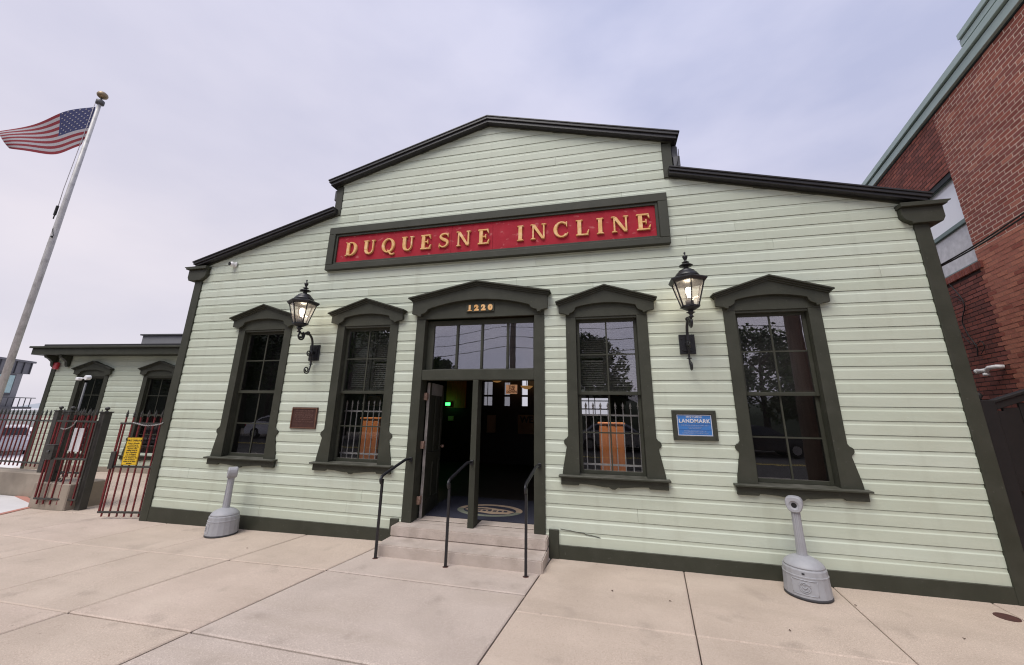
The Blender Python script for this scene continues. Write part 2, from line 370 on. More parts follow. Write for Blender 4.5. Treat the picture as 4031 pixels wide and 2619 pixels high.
M['tyre'] = mk('tyre_rubber', (0.012, 0.012, 0.012), rough=0.8)
M['chrome'] = mk('wheel_metal', (0.45, 0.45, 0.45), rough=0.3, metal=0.8)
M['panelgrey'] = mk('standing_seam_metal', (0.115, 0.115, 0.13), (0.10, 0.10, 0.115), scale=2, rough=0.5)
M['seam'] = mk('seam_metal', (0.05, 0.05, 0.06), rough=0.5)
M['stucco'] = mk('grey_render', (0.20, 0.20, 0.215), (0.18, 0.18, 0.19), scale=2, rough=0.85)
M['cyan'] = mk('pale_glass_panel', (0.35, 0.50, 0.50), rough=0.1)
M['chain'] = mk('galvanised_chain', (0.45, 0.44, 0.43), rough=0.35, metal=0.6)

# ------------------------------------------------------------------ helpers: geometry
class MB:
    def __init__(s):
        s.v = []; s.f = []; s.sm = []
    def add(s, vs, fs, smooth=False):
        o = len(s.v)
        s.v += [tuple(x) for x in vs]
        for q in fs:
            s.f.append([i + o for i in q]); s.sm.append(smooth)
        return s
    def box(s, x0, x1, y0, y1, z0, z1):
        v = [(x0, y0, z0), (x1, y0, z0), (x1, y1, z0), (x0, y1, z0), (x0, y0, z1), (x1, y0, z1), (x1, y1, z1), (x0, y1, z1)]
        return s.add(v, [(0, 3, 2, 1), (4, 5, 6, 7), (0, 1, 5, 4), (1, 2, 6, 5), (2, 3, 7, 6), (3, 0, 4, 7)])
    def prismY(s, poly, y0, y1):
        n = len(poly)
        v = [(x, y0, z) for x, z in poly] + [(x, y1, z) for x, z in poly]
        f = [list(range(n)), list(range(2 * n - 1, n - 1, -1))] + [(i, i + n, (i + 1) % n + n, (i + 1) % n) for i in range(n)]
        return s.add(v, f)
    def prismZ(s, poly, z0, z1):
        n = len(poly)
        v = [(x, y, z0) for x, y in poly] + [(x, y, z1) for x, y in poly]
        f = [list(range(n))[::-1], list(range(n, 2 * n))] + [(i, (i + 1) % n, (i + 1) % n + n, i + n) for i in range(n)]
        return s.add(v, f)
    def prismX(s, poly, x0, x1):
        n = len(poly)
        fx0 = x0 if callable(x0) else (lambda z: x0)
        fx1 = x1 if callable(x1) else (lambda z: x1)
        v = [(fx0(z), y, z) for y, z in poly] + [(fx1(z), y, z) for y, z in poly]
        f = [list(range(n)), list(range(2 * n - 1, n - 1, -1))] + [(i, i + n, (i + 1) % n + n, (i + 1) % n) for i in range(n)]
        return s.add(v, f)
    def ring(s, outer, inner, y0, y1):
        """band between two polygons of equal length in XZ, extruded in y"""
        n = len(outer)
        v = [(x, y0, z) for x, z in outer] + [(x, y0, z) for x, z in inner] + [(x, y1, z) for x, z in outer] + [(x, y1, z) for x, z in inner]
        f = []
        for i in range(n):
            j = (i + 1) % n
            f += [(i, j, n + j, n + i), (2 * n + i, 3 * n + i, 3 * n + j, 2 * n + j), (i, 2 * n + i, 2 * n + j, j), (n + i, n + j, 3 * n + j, 3 * n + i)]
        return s.add(v, f)
    def tube(s, pts, r, n=8, smooth=True, squash=1.0):
        pts = [Vector(p) for p in pts]
        k = len(pts)
        rr = r if isinstance(r, (list, tuple)) else [r] * k
        vs = []; prev = None
        for i, p in enumerate(pts):
            d = (pts[min(i + 1, k - 1)] - pts[max(i - 1, 0)])
            if d.length < 1e-9: d = Vector((0, 0, 1))
            d.normalize()
            if prev is None:
                a = d.orthogonal().normalized()
            else:
                a = prev - d * prev.dot(d)
                a = a.normalized() if a.length > 1e-6 else d.orthogonal().normalized()
            prev = a
            b = d.cross(a)
            for j in range(n):
                t = 2 * math.pi * j / n + math.pi / n
                vs.append(p + a * (rr[i] * math.cos(t)) + b * (rr[i] * squash * math.sin(t)))
        f = []
        for i in range(k - 1):
            for j in range(n):
                f.append((i * n + j, i * n + (j + 1) % n, (i + 1) * n + (j + 1) % n, (i + 1) * n + j))
        o = len(s.v)
        s.add(vs, f, smooth)
        s.add([], [])
        s.f.append([o + j for j in range(n)][::-1]); s.sm.append(False)
        s.f.append([o + (k - 1) * n + j for j in range(n)]); s.sm.append(False)
        return s
    def lathe(s, prof, n=16, c=(0, 0), smooth=True, sy=1.0, rot=0.0):
        vs = []
        for r, z in prof:
            for j in range(n):
                t = 2 * math.pi * j / n + rot
                vs.append((c[0] + r * math.cos(t), c[1] + r * sy * math.sin(t), z))
        f = []
        for i in range(len(prof) - 1):
            for j in range(n):
                f.append((i * n + j, i * n + (j + 1) % n, (i + 1) * n + (j + 1) % n, (i + 1) * n + j))
        o = len(s.v)
        s.add(vs, f, smooth)
        if prof[0][0] > 1e-4: s.f.append([o + j for j in range(n)][::-1]); s.sm.append(False)
        if prof[-1][0] > 1e-4: s.f.append([o + (len(prof) - 1) * n + j for j in range(n)]); s.sm.append(False)
        return s
    def bar(s, p0, p1, w, h=None, up=(0, 0, 1)):
        p0 = Vector(p0); p1 = Vector(p1); h = w if h is None else h
        d = (p1 - p0).normalized()
        up = Vector(up)
        if abs(d.dot(up)) > 0.98: up = Vector((0, 1, 0)) if abs(d.y) < 0.9 else Vector((1, 0, 0))
        a = d.cross(up).normalized() * (w / 2); b = a.cross(d).normalized() * (h / 2)
        v = [p0 - a - b, p0 + a - b, p0 + a + b, p0 - a + b, p1 - a - b, p1 + a - b, p1 + a + b, p1 - a + b]
        return s.add(v, [(0, 3, 2, 1), (4, 5, 6, 7), (0, 1, 5, 4), (1, 2, 6, 5), (2, 3, 7, 6), (3, 0, 4, 7)])
    def ball(s, c, r, n=10, sz=1.0):
        prof = [(max(r * math.sin(math.pi * i / 6), 0), c[2] + -r * sz * math.cos(math.pi * i / 6)) for i in range(7)]
        prof[0] = (1e-5, prof[0][1]); prof[-1] = (1e-5, prof[-1][1])
        return s.lathe(prof, n, (c[0], c[1]))
    def build(s, name, mat, parent=None, bevel=0.0, seg=1, local=False):
        me = bpy.data.meshes.new(name)
        off = ORG.get(parent, Vector((0, 0, 0))) if (parent is not None and not local) else Vector((0, 0, 0))
        me.from_pydata([tuple(Vector(v) - off) for v in s.v], [], s.f)
        for p, q in zip(me.polygons, s.sm): p.use_smooth = q
        bm = bmesh.new(); bm.from_mesh(me)
        bmesh.ops.recalc_face_normals(bm, faces=bm.faces)
        if bevel > 0:
            ed = [e for e in bm.edges if len(e.link_faces) == 2 and e.calc_face_angle(0) > 0.5]
            bmesh.ops.bevel(bm, geom=ed, offset=bevel, segments=seg, affect='EDGES', clamp_overlap=True)
        bm.to_mesh(me); bm.free()
        if mat is not None:
            for m in (mat if isinstance(mat, list) else [mat]): me.materials.append(m)
        o = bpy.data.objects.new(name, me)
        COL.objects.link(o)
        if parent is not None:
            o.parent = parent
            ORG[o] = ORG.get(parent, Vector((0, 0, 0)))
        else:
            ORG[o] = Vector((0, 0, 0))
        return o
ORG = {}

def tag(o, label, cat, group=None):
    o['label'] = label; o['category'] = cat
    if group: o['group'] = group
    return o
def thing(name, label, cat, loc=(0, 0, 0), rotz=0.0, group=None):
    o = bpy.data.objects.new(name, None)
    o.empty_display_size = 0.2
    COL.objects.link(o)
    o.location = loc; o.rotation_euler = (0, 0, rotz)
    ORG[o] = Vector(loc)
    return tag(o, label, cat, group)
def struct(o):
    o['kind'] = 'structure'; return o
def kids(o): return [c for c in ORG if c.parent == o]
def copy_tree(o, parent=None, loc=None, rotz=None, label=None):
    c = o.copy(); COL.objects.link(c)
    ORG[c] = Vector(loc) if loc is not None else ORG[o]
    if parent is not None: c.parent = parent
    if loc is not None: c.location = loc
    if rotz is not None: c.rotation_euler = (0, 0, rotz)
    if label: c['label'] = label
    for ch in kids(o): copy_tree(ch, c)
    return c

def text(name, body, size, pos, mat, parent, extrude=0.002, offset=0.0, wscale=1.0, align='CENTER', face='-Y', local=False, bevel=0.0, spacing=1.0, shear=0.0):
    cu = bpy.data.curves.new(name, 'FONT')
    cu.body = body; cu.size = size; cu.extrude = extrude; cu.offset = offset
    cu.align_x = align; cu.align_y = 'CENTER'; cu.space_character = spacing; cu.shear = shear
    cu.resolution_u = 3; cu.bevel_depth = bevel
    tmp = bpy.data.objects.new(name, cu); COL.objects.link(tmp)
    dg = bpy.context.evaluated_depsgraph_get()
    me = bpy.data.meshes.new_from_object(tmp.evaluated_get(dg))
    bpy.data.objects.remove(tmp); bpy.data.curves.remove(cu)
    off = ORG.get(parent, Vector((0, 0, 0))) if not local else Vector((0, 0, 0))
    px, py, pz = pos
    for v in me.vertices:
        x, y, z = v.co
        v.co = (px + x * wscale - off.x, py - z - off.y, pz + y - off.z) if face == '-Y' else (px + x * wscale - off.x, py + y - off.y, pz + z - off.z)
    me.materials.clear(); me.materials.append(mat)
    me.name = name
    o = bpy.data.objects.new(name, me); COL.objects.link(o); o.parent = parent
    ORG[o] = ORG.get(parent, Vector((0, 0, 0)))
    return o

def gz(x):
    if x > -1.4: return 0.03
    if x < -5.65: return -0.04
    return 0.03 + 0.0164 * (x + 1.4)

# ------------------------------------------------------------------ ground, pavement, road
o = MB().box(-15.9, 400, -300, 600, -3.2, -0.30).build('ground', M['terrain']); struct(o)
o = MB().box(-400, -15.92, -300, 600, -4.2, -2.3).build('lower_ground', M['terrain']); struct(o)
o = MB().box(-60, 60, -8.6, -8.0, -0.29, -0.02).build('kerb', M['kerb'], bevel=0.02); struct(o)
o = MB().box(-60, 60, -18.0, -8.62, -0.29, -0.12).build('road', M['asphalt']); struct(o)
for yy in (-13.15, -13.4):
    MB().box(-60, 60, yy - 0.05, yy + 0.05, -0.118, -0.114).build('road_marking', M['paint'], o)
o = MB().box(-60, 60, -30, -18.02, -0.29, 0.0).build('far_pavement', M['kerb']); struct(o)
o = MB().prismY([(-15.85, -0.06), (-33.0, -1.2), (-60.0, -1.75), (-90, -1.8), (-90, -2.6), (-15.85, -2.6)], 0.97, 60).build('plaza', M['plaza']); struct(o)

walk = MB().box(-16, 12, -7.98, 0.02, -0.29, -0.085).box(-15.8, -6.0, 0.02, 12, -0.29, -0.085).box(6.0, 12, 0.02, 9, -0.29, -0.085).build('pavement', M['joint'])
struct(walk)
# joints run roughly away from the viewer: (x at the wall, dx per metre of y)
JX = [(-15.6, .2), (-9.6, .2), (-8.1, .2), (-6.75, .19), (-5.28, .18), (-3.86, .175), (-2.57, .172), (-1.20, .148), (1.115, .104), (2.70, .108), (4.226, .08), (5.62, .07), (7.2, .05), (9.0, .05), (11.4, .05)]
def jx(k, y): return JX[k][0] + JX[k][1] * y
JYL = [-7.96, -5.6, -4.05, -2.53, -1.14, 0.0]
JYR = [-7.96, -5.9, -4.3, -2.95, -1.49, 0.0]
def slab(poly, mat, g=0.006, top=None, name='paving_slab'):
    cx = sum(p[0] for p in poly) / len(poly); cy = sum(p[1] for p in poly) / len(poly)
    pl = []
    for x, y in poly:
        d = Vector((x - cx, y - cy)); dd = d.length
        pl.append((x - math.copysign(g, d.x), y - math.copysign(g, d.y)))
    vs = []
    n = len(pl)
    dz = random.uniform(-0.0015, 0.0015)
    e = 0.012
    inner = [(x - math.copysign(e, x - cx), y - math.copysign(e, y - cy)) for x, y in pl]
    zt = [(top if top is not None else gz(x)) + dz for x, y in pl]
    vs = [(x, y, -0.1) for x, y in pl] + [(x, y, z - 0.008) for (x, y), z in zip(pl, zt)] + [(x, y, z) for (x, y), z in zip(inner, zt)]
    fs = [list(range(2 * n, 3 * n))]
    for i in range(n):
        j = (i + 1) % n
        fs += [(i, j, n + j, n + i), (n + i, n + j, 2 * n + j, 2 * n + i)]
    return MB().add(vs, fs).build(name, mat, walk)
def midx(poly): return poly
for k in range(len(JX) - 1):
    JY = JYL if k < 8 else JYR
    right = k >= 7
    for i in range(len(JY) - 1):
        y0, y1 = JY[i], JY[i + 1]
        if k >= 9: shift = -0.03 * (k - 9)
        else: shift = 0
        ya0 = y0 + (shift if 0 < i else 0); ya1 = y1 + (shift if i + 1 < len(JY) - 1 else 0)
        ye = 0.018 if i == len(JY) - 2 else ya1
        poly = [(jx(k, ya0), ya0), (jx(k + 1, ya0), ya0), (jx(k + 1, ye), ye), (jx(k, ye), ye)]
        m = M['walk2'] if k == 7 else (M['walk3'] if (k * 3 + i * 5) % 4 == 1 else M['walk'])
        slab(poly, m, g=0.010 if k in (6, 7) else 0.005)
# courtyard slabs beyond the gate
for (x0, x1, y0, y1) in ((-9.8, -7.6, 0.02, 2.0), (-7.6, -6.0, 0.02, 2.0), (-9.8, -7.6, 2.0, 3.6), (-7.6, -6.0, 2.0, 3.8), (-12.6, -9.8, 0.97, 3.55), (-15.8, -12.6, 0.97, 3.2), (6.02, 8.0, 0.02, 2.5), (6.02, 8.0, 2.5, 5)):
    slab([(x0, y0), (x1, y0), (x1, y1), (x0, y1)], M['walk'])
# pale patch with a faded red border at the far left
pt = MB().prismZ([(-14.5, -0.9), (-8.42, -0.9), (-8.86, 0.16), (-10.3, 0.57), (-14.5, 0.57)], -0.05, -0.034).build('painted_patch', M['patch']); struct(pt)
MB().prismZ([(-8.42, -0.9), (-8.30, -0.9), (-8.76, 0.19), (-8.86, 0.16)], -0.05, -0.030).build('border_line', M['pinkline'], pt)
MB().prismZ([(-8.86, 0.16), (-8.76, 0.19), (-10.2, 0.68), (-10.3, 0.57)], -0.05, -0.030).build('border_line', M['pinkline'], pt)

# ------------------------------------------------------------------ the pale green station building
B = thing('station_building', 'pale green clapboard building with stepped gable and dark olive trim beside the brick building', 'building', (0, 0, 0))
WX = [-4.016, -1.941, 1.931, 4.053]
S = 0.1608
def zprof(zb):  # drop siding section (y, z): flat face, cove at the top
    return [(-0.001, zb), (-0.0262, zb), (-0.0275, zb + 0.106), (-0.0268, zb + 0.110), (-0.0205, zb + 0.120), (-0.0195, zb + 0.126), (-0.0190, zb + 0.1560), (-0.006, zb + 0.1568), (-0.004, zb + S + 0.003), (-0.001, zb + S + 0.003)]
def half(z):
    if z < 4.60: return 5.84
    if z < 5.46: return max(2.86, 5.84 - (z - 4.60) / 0.274)
    if z < 6.06: return 2.86
    return max(0.0, 2.88 - (z - 6.06) / 0.278)
def openings(zm):
    r = []
    if 0.99 < zm < 3.36: r += [(c - 0.50, c + 0.50) for c in WX]
    if zm < 3.42: r.append((-0.98, 0.98))
    return sorted(r)
def siding(root, z0, n, halff, cx, opens, prof, yoff=0.0, joints=True):
    for k in range(n):
        zb = z0 + k * S
        zm = zb + S * 0.5
        h = halff(zm)
        if h < 0.12: continue
        iv = []; a = None
        cur = -1e9
        ops = opens(zm)
        edges = [None] + ops + [None]
        left = (lambda z, f=halff: cx - f(z))
        for i in range(len(ops) + 1):
            lo = left if i == 0 else ops[i - 1][1]
            hi = (lambda z, f=halff: cx + f(z)) if i == len(ops) else ops[i][0]
            iv.append((lo, hi))
        for lo, hi in iv:
            l0 = lo(zm) if callable(lo) else lo; h0 = hi(zm) if callable(hi) else hi
            segs = [(lo, hi)]
            if joints and h0 - l0 > 2.6 and random.random() < 0.75:
                c = random.uniform(l0 + 0.7, h0 - 0.7)
                segs = [(lo, c - 0.0012), (c + 0.0012, hi)]
                if h0 - l0 > 7 and random.random() < 0.8:
                    c2 = c + random.choice((-1, 1)) * random.uniform(2.0, 3.6)
                    if l0 + 0.5 < c2 < h0 - 0.5:
                        a_, b_ = sorted((c, c2))
                        segs = [(lo, a_ - 0.0012), (a_ + 0.0012, b_ - 0.0012), (b_ + 0.0012, hi)]
            for s0, s1 in segs:
                dy = random.uniform(-0.0012, 0.0012)
                p = [(y + dy + yoff, z) for y, z in prof(zb)]
                MB().prismX(p, s0, s1).build('siding_board', M[random.choice(('siding', 'siding', 'siding2', 'siding3'))], root)
siding(B, 0.190, 42, half, 0.05, openings, zprof)

q = MB()
cp_ = [(1.235, 0.372), (1.36, 0.362), (1.45, 0.350), (1.53, 0.345), (1.56, 0.332), (1.66, 0.322), (1.74, 0.306)]
for (xa_, za_), (xb_, zb_) in zip(cp_, cp_[1:]):
    t_ = 0.0018 * (1.95 - xa_)
    q.add([(xa_, -0.0335, za_ - t_), (xb_, -0.0335, zb_ - t_ * .8), (xb_, -0.0335, zb_ + .001), (xa_, -0.0335, za_ + .001), (xa_, -0.02, za_ - t_), (xb_, -0.02, zb_ - t_ * .8), (xb_, -0.02, zb_ + .001), (xa_, -0.02, za_ + .001)], [(0, 1, 2, 3), (0, 4, 5, 1), (3, 2, 6, 7)])
q.build('split_board', M['sheath'], B)
# sheathing wall behind the boards, with real openings
w = MB()
xs = [-5.72] + [v for c in WX[:2] for v in (c - 0.46, c + 0.46)] + [-0.93, 0.93] + [v for c in WX[2:] for v in (c - 0.46, c + 0.46)] + [5.82]
for i in range(0, len(xs), 2): w.box(xs[i], xs[i + 1], 0.0, 0.12, 0.0, 3.30)
for c in WX: w.box(c - 0.46, c + 0.46, 0.0, 0.12, 0.0, 0.985)
w.prismY([(-5.72, 3.302), (5.82, 3.302), (5.82, 4.60), (3.0, 5.40), (3.0, 6.0), (0.06, 6.82), (-2.9, 6.0), (-2.9, 5.40), (-5.72, 4.60)], 0.0, 0.12)
w.build('wall', M['sheath'], B)
# side and rear walls, floor, ceiling of the hall inside
MB().box(-5.86, -5.74, 0.125, 6.5, 0, 4.3).build('side_wall', M['siding'], B)
MB().box(5.84, 5.96, 0.125, 6.5, 0, 4.3).build('side_wall', M['siding'], B)
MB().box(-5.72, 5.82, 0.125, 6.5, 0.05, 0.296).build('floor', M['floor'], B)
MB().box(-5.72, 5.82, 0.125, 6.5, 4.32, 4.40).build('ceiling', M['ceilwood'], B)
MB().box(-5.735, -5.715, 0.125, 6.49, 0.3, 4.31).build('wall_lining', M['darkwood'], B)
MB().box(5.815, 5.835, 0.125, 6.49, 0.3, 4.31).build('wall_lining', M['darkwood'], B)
OPN = [(-1.93, -1.64, 2.02, 2.76), (-1.25, -1.06, 2.01, 2.74), (-0.68, -0.49, 2.01, 2.80), (1.16, 1.95, 1.79, 2.27)]
rw = MB()
px = -5.86
for a, b, z0, z1 in OPN:
    rw.box(px, a, 6.5, 6.6, 0.0, 4.4); rw.box(a, b, 6.5, 6.6, 0.0, z0); rw.box(a, b, 6.5, 6.6, z1, 4.4); px = b
rw.box(px, 5.96, 6.5, 6.6, 0.0, 4.4)
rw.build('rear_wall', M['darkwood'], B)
for a, b, z0, z1 in OPN:
    g = MB()
    if b - a > 0.5:
        for t in (1.38, 1.56): g.box(t - 0.012, t + 0.012, 6.50, 6.54, z0, z1)
        g.box(a, b, 6.505, 6.535, 1.93, 1.965); g.box(a, b, 6.505, 6.535, 2.17, 2.20)
    else:
        g.box(a, b, 6.50, 6.54, 2.29, 2.35)
        if a < -1.5: g.box(a + 0.12, a + 0.135, 6.505, 6.535, z0, z1)
    g.build('rear_window_bars', M['darkwood'], B)
    MB().box(a, b, 6.56, 6.565, z0, z1).build('rear_window_pane', M['clear' if a > -0.8 else 'glass_dark'], B)

# base board, corner boards
bb = MB()
def basez(x): return gz(x) - 0.02
for x0, x1 in ((-5.72, -3.6), (-3.6, -1.215), (1.215, 3.6), (3.6, 5.83)):
    v = [(x0, -0.045, basez(x0)), (x1, -0.045, basez(x1)), (x1, -0.0, basez(x1)), (x0, 0, basez(x0)), (x0, -0.045, 0.186), (x1, -0.045, 0.186), (x1, 0, 0.198), (x0, 0, 0.198)]
    MB().add(v, [(0, 3, 2, 1), (4, 5, 6, 7), (0, 1, 5, 4), (1, 2, 6, 5), (2, 3, 7, 6), (3, 0, 4, 7)]).build('base_board', M['trim'], B)
MB().box(1.085, 1.213, -0.055, 0, 0.0, 0.364).build('plinth_block', M['trim'], B, bevel=0.004)
MB().box(-1.213, -1.085, -0.055, 0, 0.0, 0.33).build('plinth_block', M['trim'], B, bevel=0.004)
MB().box(-5.895, -5.722, -0.05, 0.12, -0.06, 4.235).build('corner_board', M['trim'], B, bevel=0.004)
MB().box(5.832, 5.992, -0.05, 0.12, 0.0, 4.235).build('corner_board', M['trim'], B, bevel=0.004)
# corner capitals with eave return
for sgn, cx in ((-1, -5.80), (1, 5.90)):
    pl = [(-0.20, 4.455), (-0.20, 4.36), (-0.19, 4.32), (-0.17, 4.29), (-0.145, 4.272), (-0.12, 4.262), (-0.098, 4.237), (0.21, 4.237), (0.245, 4.30), (0.245, 4.455)]
    MB().prismY([(cx + sgn * x, z) for x, z in pl], -0.10, 0.7).build('corner_capital', M['trim'], B, bevel=0.004)
    MB().prismY([(cx + sgn * x, z) for x, z in ((-0.215, 4.457), (0.27, 4.457), (0.275, 4.48), (0.315, 4.50), (0.315, 4.512), (-0.215, 4.512))], -0.145, 7.0).build('capital_moulding', M['trim'], B, bevel=0.003)
    MB().prismY([(cx + sgn * x, z) for x, z in ((0.07, 4.0), (0.11, 4.02), (0.15, 4.10), (0.16, 4.235), (0.07, 4.235))], 0.12, 0.24).build('eave_bracket', M['trim'], B)

# rakes (frieze + two-step crown), monitor roof and lower roofs
def rake(A, Bp, dz0, dz1, y0, y1, name, mat=None):
    MB().prismY([(A[0], A[1] + dz0), (Bp[0], Bp[1] + dz0), (Bp[0], Bp[1] + dz1), (A[0], A[1] + dz1)], y0, y1).build(name, mat or M['trim'], B, bevel=0.003)
AX, AZ = 0.06, 6.785
for sx in (-1, 1):
    e = (AX + sx * 2.86, 5.975)
    e2 = (AX + sx * 3.00, 5.935)
    rake((AX, AZ), e2, 0.0, 0.10, -0.045, -0.001, 'frieze_board')
    t0, t1 = (AX, 6.79), (AX + sx * 3.06, 5.925)
    rake(t0, t1, 0.004, 0.060, -0.135, 7.0, 'rake_moulding', M['roof'])
    rake(t0, (t1[0] + sx * 0.03, t1[1] - .0085), 0.061, 0.105, -0.160, 7.0, 'rake_crown', M['roof'])
    rake((t0[0], t0[1] + .0), (t1[0] + sx * 0.045, t1[1] - .0128), 0.106, 0.128, -0.172, 7.1, 'roof_edge', M['roof'])
    xin, xout = AX + sx * 2.845, AX + sx * 2.985
    MB().box(min(xin, xout), max(xin, xout), -0.043, 0.0, 5.335, 5.93).build('gable_corner_board', M['trim'], B, bevel=0.004)
    x3 = AX + sx * 3.09
    MB().box(min(xout, x3) + .001, max(xout, x3), 0.02, 7.0, 5.70, 5.925).build('gutter', M['greymetal'], B, bevel=0.02)
    MB().box(min(xout, x3 - sx * .05) + .001, max(xout, x3 - sx * .05), 0.10, 6.9, 5.40, 5.69).build('monitor_wall', M['trim'], B)
    # lower slope
    a = (AX + sx * 2.88, 5.335); b = (AX + sx * 5.83, 4.513)
    rake(a, b, 0.0, 0.12, -0.045, -0.001, 'frieze_board')
    a = (AX + sx * 2.905, 5.345); b = (AX + sx * 5.93, 4.507)
    rake(a, b, 0.006, 0.045, -0.135, 7.0, 'rake_moulding', M['roof'])
    rake(a, (b[0] + sx * .03, b[1] - .0083), 0.046, 0.088, -0.160, 7.0, 'rake_crown', M['roof'])
    rake(a, (b[0] + sx * .045, b[1] - .0125), 0.089, 0.112, -0.175, 7.1, 'roof_edge', M['roof'])
MB().box(0.06 + 2.985 + .02, 0.06 + 3.10, -0.03, 0.06, 5.52, 5.69).build('gutter_bracket', M['greymetal'], B)
MB().tube([(3.145, -0.05, 5.80), (3.14, -0.06, 5.66), (3.09, -0.05, 5.46)], 0.006, 6).build('hanging_wire', M['cable'], B)

# ------------------------------------------------------------------ windows
def arc_pts(x0, z0, zc, n=8):
    """flat arch from (-x0,z0) over (0,zc) to (x0,z0)"""
    h = zc - z0; r = (x0 * x0 + h * h) / (2 * h); cz = zc - r
    a0 = math.asin(x0 / r)
    return [(r * math.sin(a), cz + r * math.cos(a)) for a in [(-a0 + 2 * a0 * i / n) for i in range(n + 1)]]
def hood_poly(we, zl, zt, xa, za, zac, ztop, ears):
    left = [(-we, zt), (-we, zl)] + [(-x, z) for x, z in ears]
    mid = arc_pts(xa, za, zac, 10)
    right = [(x, z) for x, z in ears[::-1]] + [(we, zl), (we, zt)]
    return left + mid + right + [(0, ztop)]
def window_unit(root, cx, name='window', zmap=lambda z: z, shutter=True, glass_up='glass', glass_lo='glass_low', y0=0.0, xk=1.0):
    X = lambda x: cx + x * xk
    Z = zmap
    P = lambda pl: [(X(x), Z(z)) for x, z in pl]
    # casing boards (the window object itself), flared and knobbed at the foot
    cs = MB()
    for sg in (-1, 1):
        kn = [(0.585 + 0.045 * math.cos(t), 1.452 + 0.048 * math.sin(t)) for t in [R(80 - 25 * i) for i in range(7)]]
        outer = [(0.571, 3.192), (0.571, 1.53)] + kn + [(0.592, 1.39), (0.606, 1.32), (0.625, 1.22), (0.645, 1.12), (0.655, 1.036)]
        pl = [(0.427, 1.036), (0.427, 3.192)] + outer
        cs.prismY(P([(sg * x, z) for x, z in pl]), y0 - 0.046, y0 - 0.0005)
    cs.prismY(P([(-0.571, 3.194), (0.571, 3.194), (0.571, 3.40), (-0.571, 3.40)]), y0 - 0.046, y0 - 0.0005)
    win = cs.build(name, M['trim'], root, bevel=0.003)
    ears = [(0.60, 3.243), (0.575, 3.238), (0.548, 3.222), (0.516, 3.216), (0.508, 3.243), (0.48, 3.252), (0.447, 3.27), (0.430, 3.296), (0.425, 3.322)]
    MB().prismY(P(hood_poly(0.667, 3.255, 3.372, 0.412, 3.334, 3.386, 3.585, ears)), y0 - 0.10, y0 - 0.047).build('pediment', M['trim'], win, bevel=0.004)
    for (d, w2, t0, t1, nm) in ((0.118, 0.674, 0.0, 0.022, 'hood_moulding'), (0.140, 0.688, 0.0225, 0.044, 'hood_moulding'), (0.168, 0.708, 0.0445, 0.066, 'hood_cap')):
        zt = 3.366 - (w2 - 0.667) * 0.318
        MB().prismY(P([(-w2, zt + t0), (0, 3.580 + t0), (w2, zt + t0), (w2, zt + t1), (0, 3.580 + t1), (-w2, zt + t1)]), y0 - d, y0 - 0.001).build(nm, M['trim'], win, bevel=0.002)
    MB().prismX([(y0 - 0.125, Z(1.012)), (y0 - 0.125, Z(1.034)), (y0 + 0.11, Z(1.046)), (y0 + 0.11, Z(1.012))], X(-0.70), X(0.70)).build('sill', M['trim'], win, bevel=0.004)
    ap = [(-0.673, 1.010), (-0.673, 0.914), (-0.445, 0.914), (-0.43, 0.936), (-0.39, 0.934), (-0.26, 0.927), (-0.16, 0.915), (-0.085, 0.908), (-0.062, 0.914), (-0.045, 0.906), (-0.02, 0.888), (0.02, 0.888), (0.045, 0.906), (0.062, 0.914),
          (0.085, 0.908), (0.16, 0.915), (0.26, 0.927), (0.39, 0.934), (0.43, 0.936), (0.445, 0.914), (0.673, 0.914), (0.673, 1.010)]
    MB().prismY(P(ap), y0 - 0.070, y0 - 0.028).build('apron', M['trim'], win, bevel=0.003)
    # jamb liners
    jl = MB()
    for sg in (-1, 1): jl.prismY(P([(sg * 0.426, 1.047), (sg * 0.459, 1.047), (sg * 0.459, 3.19), (sg * 0.426, 3.19)]), y0 + 0.0005, y0 + 0.12)
    jl.prismY(P([(-0.425, 3.165), (0.425, 3.165), (0.425, 3.193), (-0.425, 3.193)]), y0 - 0.03, y0 + 0.12)
    jl.build('jamb', M['trim'], win)
    # sashes
    def sash(za, zb, ya, nm, zm, glass):
        f = MB()
        for sg in (-1, 1): f.prismY(P([(sg * 0.383, za), (sg * 0.424, za), (sg * 0.424, zb), (sg * 0.383, zb)]), ya, ya + 0.035)
        f.prismY(P([(-0.382, za), (0.382, za), (0.382, za + 0.045), (-0.382, za + 0.045)]), ya, ya + 0.035)
        f.prismY(P([(-0.382, zb - 0.05), (0.382, zb - 0.05), (0.382, zb), (-0.382, zb)]), ya, ya + 0.035)
        f.build(nm, M['trim'], win, bevel=0.002)
        g = MB()
        g.prismY(P([(-0.010, za + 0.046), (0.010, za + 0.046), (0.010, zb - 0.051), (-0.010, zb - 0.051)]), ya + 0.006, ya + 0.030)
        g.prismY(P([(-0.382, zm - 0.009), (0.382, zm - 0.009), (0.382, zm + 0.009), (-0.382, zm + 0.009)]), ya + 0.008, ya + 0.028)
        g.build('muntin', M['trim'], win)
        for xa, xb in ((-0.382, -0.011), (0.011, 0.382)):
            for z0, z1 in ((za + 0.046, zm - 0.01), (zm + 0.01, zb - 0.051)):
                MB().prismY(P([(xa, z0), (xb, z0), (xb, z1), (xa, z1)]), ya + 0.016, ya + 0.0185).build('pane', M[glass], win)
    sash(2.085, 3.175, 0.045 + y0, 'upper_sash', 2.652, glass_up)
    sash(1.047, 2.150, 0.083 + y0, 'lower_sash', 1.577, glass_lo)
    return win
W1 = window_unit(B, WX[0], glass_up='glass_dark', glass_lo='glass_dark')
W2 = window_unit(B, WX[1])
W3 = window_unit(B, WX[2])
W4 = window_unit(B, WX[3], glass_up='glass', glass_lo='glass_dark')
